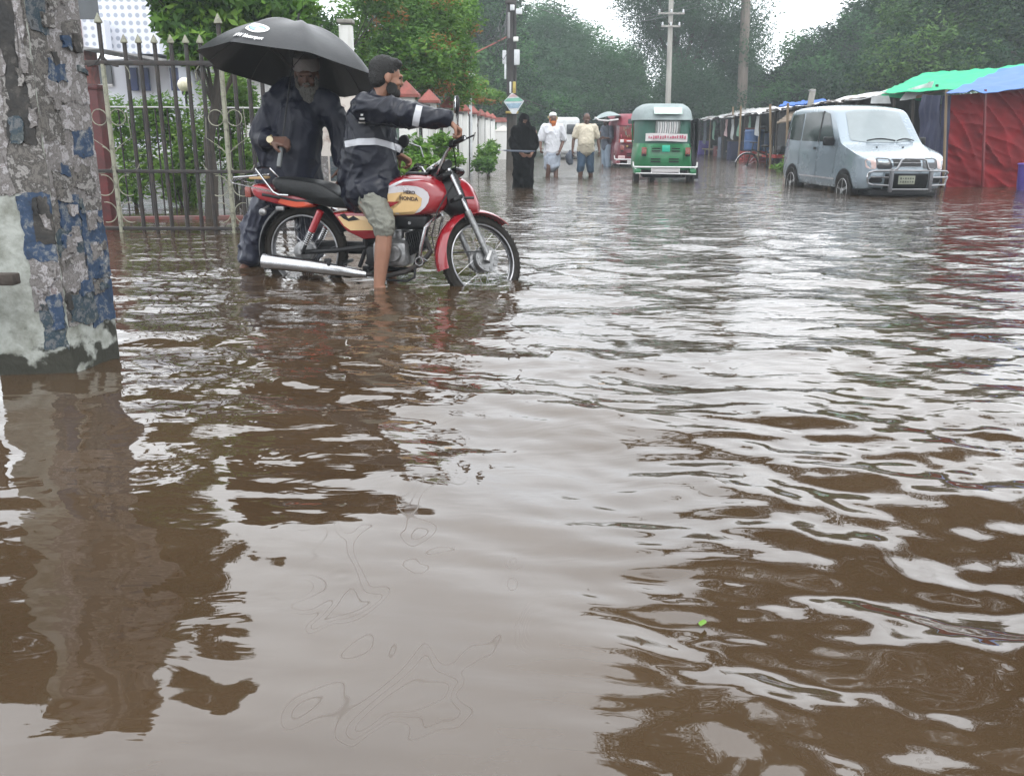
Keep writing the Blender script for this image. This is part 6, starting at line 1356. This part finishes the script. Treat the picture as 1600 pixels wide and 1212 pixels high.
# poles of wood heaped under the roof
for i in range(6):
    m=MB(); a=P(1215+4*i,190-3*i+2,24.5+.2*i); c=P(1262+3*i,181-2.2*i,23.5); m.tube([a,a.lerp(c,.5)+V(0,0,-.02),c],.035,6); o=m.build('wooden_pole',K['wood_pale']); tag(o,['lowest','second','third','fourth','fifth','topmost'][i]+' of the six rough poles lying under the stall roof beside the van','pole','rough poles stacked beside the van')
rg=random.Random(33)
for i,(Y,k,lb) in enumerate(((22.3,'wood_pale','small pale wooden box on the counter of the dark stall behind the van'),(26.2,'wood_pale','rough plank box under the wooden stall roof'),(30.4,'tarp_white','pale bundle on the counter behind the blue drum'),(34.2,'green_cloth','green bundle on a counter beyond the blue drum'),(35.6,'yellow_cloth','yellow bundle on a counter beyond the blue drum'),(39.2,'grey_cloth','grey bundle on the counter under the mint awning'),(44.5,'pink_cloth','pinkish bundle on the farthest counter'))):
    T=thing('goods_bundle',(SX(Y)+.55,Y,.28),lb,'bundle','goods set out on the stall counters'); m=MB(); m.limb([V(-.15,0,.12),V(.1,.1,.16),V(.2,-.1,.1)],[.13,.16,.11],10); fuse(m,.03,2,'sack',K[k],T,wr=.03,wscale=(6,6,6))
    m=MB(); m.tube([V(-.05,.0,.2),V(.0,.05,.36),V(.06,.03,.30)],.012,5); m.build('tie',K['wood_dark'],T)
for i,(px,Y,lb) in enumerate(((1108,44,'thin bamboo prop leaning at the far stalls beside the green auto rickshaw'),(1143,35,'thin bamboo prop in front of the grey cabinet'),(1153,30.5,'dark bamboo prop just left of the blue drum'),(1205,25.5,'crooked bamboo prop beside the cycle cart'),(1228,23,'bamboo prop nearest the back of the van'))):
    a=P(px,250,Y); a.z=-.3; c=P(px+rg.uniform(-6,6),178,Y); m=MB(); m.tube([a,a.lerp(c,.5)+V(.03,0,0),c+V(0,0,.25)],.032,6); tag(m.build('bamboo_prop',K['bamboo']),lb,'pole','bamboo props along the stalls')
# blue drum on red crates
def lm(nm,k,p,prof_,c,n=24): m=MB(); m.lathe(prof_,c,'z',n); return m.build(nm,K[k],p)
q=P(1176,250,31.8); T=thing('blue_drum',(q.x,31.8,.38),'blue plastic drum standing on the red crates','drum')
lm('drum_wall','drum_blue',T,[(.30,0),(.33,.04),(.33,.28),(.345,.30),(.33,.32),(.33,.60),(.345,.62),(.33,.64),(.31,.70)],(0,0,0)); lm('lid','maroon',T,[(.33,.70),(.335,.74),(.25,.75)],(0,0,0))
T=thing('crate',(q.x,31.8,-.3),'worn red crates stacked under the blue drum','crate')
for z in(.17,.50):
    m=MB()
    for sy in(-1,1):
        for k in range(3): m.rbox((0,sy*.31,z-.11+.11*k),(.74,.02,.08),.004); m.rbox((sy*.37,0,z-.11+.11*k),(.02,.62,.08),.004)
    for a in(-1,1):
        for b2 in(-1,1): m.rbox((a*.36,b2*.3,z),(.05,.05,.33),.005)
    m.rbox((0,0,z-.15),(.7,.6,.02),.003); m.build('crate_frame',K['crate_red'],T)
lm('corner_drum','drum_blue',T,[(.1,0.02),(.12,.3)],(-.6,.2,0))
T=thing('blue_drum',(q.x+.75,32.6,.0),'dark blue drum half hidden behind the blue drum on crates','drum')
lm('drum_wall','drum_blue',T,[(.30,-.3),(.33,-.2),(.33,.28),(.345,.30),(.33,.32),(.33,.85),(.31,.95)],(0,0,0)); lm('lid','tarp_navy',T,[(.33,.95),(.335,.99),(.25,1.0)],(0,0,0))
for i,(px,Y,w_,h,k,lb) in enumerate(((1133,37,.55,1.0,'grey_cloth','grey blue cabinet under the tin roofs'),(1150,34.5,.6,.85,'tarp_navy','dark navy cabinet beside the red crates'),(1121,39,.3,.6,'dark_red','dark red box beside the grey cabinet'),(1098,42,.5,.8,'violet','violet covered box just right of the green auto rickshaw'))):
    q2=P(px,245,Y); T=thing('cabinet',(q2.x,Y,-.3),lb,'cabinet'); m=MB(); m.rbox((0,0,h/2+.1),(w_,.5,h),.02); o=m.build('case',K[k],T); m=MB(); m.rbox((0,-.255,h/2+.15),(w_*.8,.02,h*.7),.008); m.build('door',K[k],T); m=MB(); m.rbox((0,0,h+.12),(w_*1.1,.56,.04),.01); m.build('top',K['wood_dark'],T)
# flatbed cycle cart
q=P(1195,258,27); T=thing('cycle_cart',(q.x,27,-.3),'flatbed cycle cart with a red edge parked by the dark stall','cycle cart',rz=R(8))
def spokew(c,r,parent):
    o=MB(); o.tube([c+V(r*math.cos(6.283*i/28),0,r*math.sin(6.283*i/28)) for i in range(28)],.022,6,closed=True); w_=o.build('wheel',K['rubber'],parent)
    s_=MB()
    for i in range(14): s_.tube([c,c+V(r*math.cos(6.283*i/14),0,r*math.sin(6.283*i/14))],.004,4)
    s_.lathe([(.03,-.04),(.03,.04)],c,'y',8); s_.tube([c+V(r*1.07*math.cos(a),0,r*1.07*math.sin(a)) for a in[.5+.3*k for k in range(9)]],.012,5); s_.build('spokes',K['chrome'],w_)
spokew(V(-.55,0,.36),.34,T); spokew(V(.75,-.4,.36),.34,T); spokew(V(.75,.4,.36),.34,T)
m=MB(); m.rbox((.75,0,.62),(1.3,.95,.05),.01); m.build('flatbed',K['wood_dark'],T); m=MB(); m.rbox((.75,-.49,.62),(1.3,.03,.10),.008); m.rbox((.1,0,.62),(.03,.95,.1),.008); m.build('red_edge',K['crate_red'],T)
m=MB(); m.tube([V(-.55,0,.36),V(-.42,0,.85),V(-.40,0,1.0)],.018,6); m.tube([V(-.42,0,.8),V(.15,0,.6),V(.1,0,.35)],.02,6); m.tube([V(-.40,-.25,1.0),V(-.36,0,1.0),V(-.40,.25,1.0)],.014,6); m.tube([V(.1,0,.4),V(-.03,0,.85)],.018,6); m.build('frame',K['steel_dark'],T); m=MB(); m.ell((-.03,0,.9),(.13,.09,.04)); m.build('saddle',K['seat_vinyl'],T)
m=MB(); m.limb([V(.45,0,.78),V(.9,.1,.80),V(1.2,0,.76)],[.12,.16,.12]); fuse(m,.03,2,'load_sack',K['tarp_black'],T,wr=.03,wscale=(5,5,5))

# ================================================================= POLES, WIRES, SIGNS
T=thing('utility_pole',(P(1045,170,38).x,38,-.3),'slim grey concrete pole with two crossarms behind the green auto rickshaw','pole',world=True); b0=Vector(T.location); tp=P(1053,-130,38)
m=MB(); m.tube([b0,b0.lerp(tp,.5),tp],[.13,.10,.08],10); m.build('shaft',K['concrete'],T)
def onpole(py): t=(P(1050,py,38).z-b0.z)/(tp.z-b0.z); return b0.lerp(tp,t)
for py,hw in((22,.52),(42,.38),(-20,.6)):
    c=onpole(py); m=MB(); m.rbox(c+V(0,-.12,0),(hw*2,.06,.07),.01); o=m.build('crossarm',K['concrete'],T)
    for sx in(-1,0,1): m=MB(); m.lathe([(.03,.03),(.045,.07),(.03,.1),(.04,.13),(.01,.16)],c+V(sx*(hw-.05),-.12,0),'z',8); m.build('insulator',K['sign_white'],o)
m=MB(); c=onpole(22); m.tube([c+V(-.4,-.12,0),onpole(42)+V(0,-.1,0)],.015,5); m.tube([c+V(.4,-.12,0),onpole(42)+V(0,-.1,0)],.015,5); m.build('brace',K['steel_dark'],T)
T=thing('utility_pole',(P(1160,190,41.5).x,41.5,-.3),'stout brown leaning pole rising behind the tin roofs','pole',world=True); b1=Vector(T.location); tp1=P(1172,-160,41.5)
m=MB(); m.tube([b1,b1.lerp(tp1,.3),b1.lerp(tp1,.6),tp1],[.25,.22,.20,.17],10); m.build('shaft',K['pole_brown'],T)
c=P(1171,-60,41.5); m=MB(); m.rbox(c+V(0,-.22,0),(2.0,.07,.08),.01); m.build('crossarm',K['steel_dark'],T)
T=thing('cable_pole',(P(798,240,25).x,25,-.3),'dark pole hung with pale junction boxes and loops of cable','pole',world=True); b2=Vector(T.location); tp2=P(796,-120,25)
m=MB(); m.tube([b2,tp2],[.11,.085],9); m.tube([b2+V(.13,.05,0),P(804,-60,25)],[.05,.04],6); m.build('shaft',K['pole_dark'],T)
for (x0,x1,y0,y1,k) in((785,791,79,100,'sign_white'),(803,812,78,102,'sign_white'),(802,810,58,65,'lamp_white'),(796,799,128,146,'sign_white'),(801,806,128,146,'sign_yellow'),(788,791,100,124,'sign_white'),(797,804,8,17,'sign_white'),(806,816,14,23,'sign_white'),(793,797,20,60,'grey_wall'),(789,804,2,7,'pole_dark')):
    a=P(x0,y1,24.8); c=P(x1,y0,24.8); m=MB(); m.rbox(((a.x+c.x)/2,24.8,(a.z+c.z)/2),(c.x-a.x,.12,c.z-a.z),.015); m.build('junction_box',K[k],T)
m=MB(); a=P(790,178,24.8); c=P(810,174,24.8); m.rbox(((a.x+c.x)/2,24.8,(a.z+c.z)/2),(c.x-a.x,.3,.06),.01); m.build('yellow_collar',K['sign_yellow'],T)
m=MB(); m.tube([b2+V(0,0,.2),P(800,180,25)],[.14,.13],9); m.build('pole_base',K['bark'],T)
rg=random.Random(6); m=MB()
for i in range(16):
    a=P(rg.uniform(780,800),rg.uniform(5,70),24.8); c=P(rg.uniform(730,795),rg.uniform(20,75),24.6+rg.uniform(-1,1)); mid=(a+c)/2+V(0,0,-rg.uniform(.1,.5)); m.tube([a,a.lerp(mid,.5)+V(0,0,-.06),mid,c.lerp(mid,.5)+V(0,0,-.06),c],.008,4)
m.build('cable_loops',K['wire'],T); m=MB(); m.tube([P(792,58,24.8),P(765,72,24),P(742,83,23.4)],.018,5); m.build('red_cable',K['red_cap'],T)
T=thing('diamond_sign',(P(803,160,24.4).x,24.4,P(803,180,24.4).z),'diamond shaped board with green and blue stripes on the cable pole','sign',world=True)
YD=24.4; ctr=P(803,158,YD); 
m=MB(); dia=[P(787,159,YD),P(800,178,YD),P(806,178,YD),P(819,158,YD),P(800,145,YD)]; m.prism(dia,(0,.03,0)); m.build('board',K['sign_white'],T,smooth=0)
for k,(ya,yb) in(('sign_green',(154,159)),('sign_blue',(162,170)),('sign_pink',(148,152))):
    h1=lambda y:(800-(y-145)*.93) if y<159 else (787+(y-159)*.68); h2=lambda y:(800+(y-145)*1.46) if y<158 else (819-(y-158)*.65)
    m=MB(); m.prism([P(h1(ya)+1,ya,YD-.01),P(h1(yb)+1,yb,YD-.01),P(h2(yb)-1,yb-1,YD-.01),P(h2(ya)-1,ya-1,YD-.01)],(0,.006,0)); m.build('stripe',K[k],T,smooth=0)
T=thing('street_board',(P(733,150,22).x,22,-.2),'small pale blue board on a white post above the fence creeper','sign',world=True)
m=MB(); m.prism([P(720,131,22),P(743,132,22),P(742,112,22),P(721,115,22)],(0,.04,0)); o=m.build('board',K['sign_white'],T,smooth=0)
m=MB(); m.prism([P(722,129,21.98),P(741,130,21.98),P(741,124,21.98),P(722,123,21.98)],(0,.01,0)); m.build('panel',K['sign_blue'],o,smooth=0)
m=MB(); m.tube([V(P(735,150,22).x,22,-.2),P(735,131,22)],.035,6); m.tube([P(735,133,22),P(739,147,22)],.05,6); m.build('post',K['sign_white'],T)
T=thing('warning_sign',(P(864,200,30).x,30,-.3),'faded yellow diamond warning sign behind the woman in black','sign',world=True)
m=MB(); m.prism([P(855,183,30),P(864,194,30),P(873,185,30),P(864,175,30)],(0,.03,0)); o=m.build('board',K['dull_yellow'],T,smooth=0); m=MB(); m.rbox(P(864,184,29.98),(.10,.01,.12),.003); m.build('symbol',K['maroon'],o); m=MB(); m.tube([V(P(864,200,30).x,30.05,-.3),P(864,190,30.05)],.03,6); m.build('post',K['steel_dark'],T)
T=thing('street_lamp',(P(735,120,26).x,26,-.2),'small white and red lamp on a thin post above the garden trees','lamp',world=True)
m=MB(); m.rbox(P(728,41,26),(.14,.14,.12),.03); m.build('lamp_head',K['lamp_white'],T); m=MB(); m.rbox(P(728,47,26),(.15,.15,.05),.02); m.build('lamp_collar',K['crate_red'],T); q=P(735,30,26); m=MB(); m.tube([V(q.x,26,-.2),q,P(728,37,26)],.03,6); m.build('post',K['steel_dark'],T)
# overhead wires
def wire(a,c,sag=.5,label='thin black power line crossing the pale sky on the right',r=.009,n=14):
    m=MB(); m.tube([a.lerp(c,i/n)+V(0,0,-4*sag*(i/n)*(1-i/n)) for i in range(n+1)],r,4); o=m.build('power_line',K['wire']); tag(o,label,'power line','power lines over the street')
for i in range(6): wire(P(1172,-60+9*i,44.7),P(1700,-150+16*i,12),.35,['topmost','second','third','fourth','fifth','lowest'][i]+' of the six thin power lines crossing the pale sky above the stalls')
for i in range(3): wire(onpole(22)+V(-.45+.45*i,-.12,.1),P(1165+3*i,-50+8*i,44.7),.2,['left','middle','right'][i]+' of the three thin power lines between the two tall poles')
for i in range(3): wire(onpole(22)+V(-.45+.45*i,-.12,.1),P(796,-30+14*i,25),.5,['left','middle','right'][i]+' power line of three from the cable pole to the slim concrete pole')
# people-free far parked vehicle shapes between the walkers and the wood are lost in the mist
# small floating debris
rg=random.Random(12)
for i,(px,py) in enumerate(((940,600),(1120,246),(1105,262),(705,345),(1190,262),(960,252),(700,700))):
    q=G(px,py); s_=.007*(1+q.y*.2); m=MB(); m.grid(lambda u,v:(q.x+s_*(u-.5)*2.2,q.y+s_*(v-.5)*1.4,.002+.01*s_*math.sin(u*6)),4,3,th=.001); tag(m.build('floating_scrap',K['wood_pale']),'small pale scrap floating '+['in the open water below the woman in black','just right of the green auto rickshaw','beside the wake of the green auto rickshaw','below the front wheel of the motorcycle','in front of the cycle cart','behind the maroon three wheeler','on the calm water below the rider','on the choppy water at the lower right'][i],'debris','scraps floating on the flood')
# ================================================================= RAINY AIR
m=MB(); m.box((0,60,9.5),(240,260,24)); hz=m.build('haze',[],None,smooth=0); hz['kind']='stuff'
hm=bpy.data.materials.new('haze'); hm.use_nodes=True; t=hm.node_tree; t.nodes.remove(t.nodes['Principled BSDF']); pv=t.nodes.new('ShaderNodeVolumePrincipled'); pv.inputs['Color'].default_value=(.86,.93,.97,1); pv.inputs['Density'].default_value=.0026; pv.inputs['Anisotropy'].default_value=.2
t.links.new(pv.outputs[0],t.nodes['Material Output'].inputs['Volume']); hz.data.materials.append(hm)
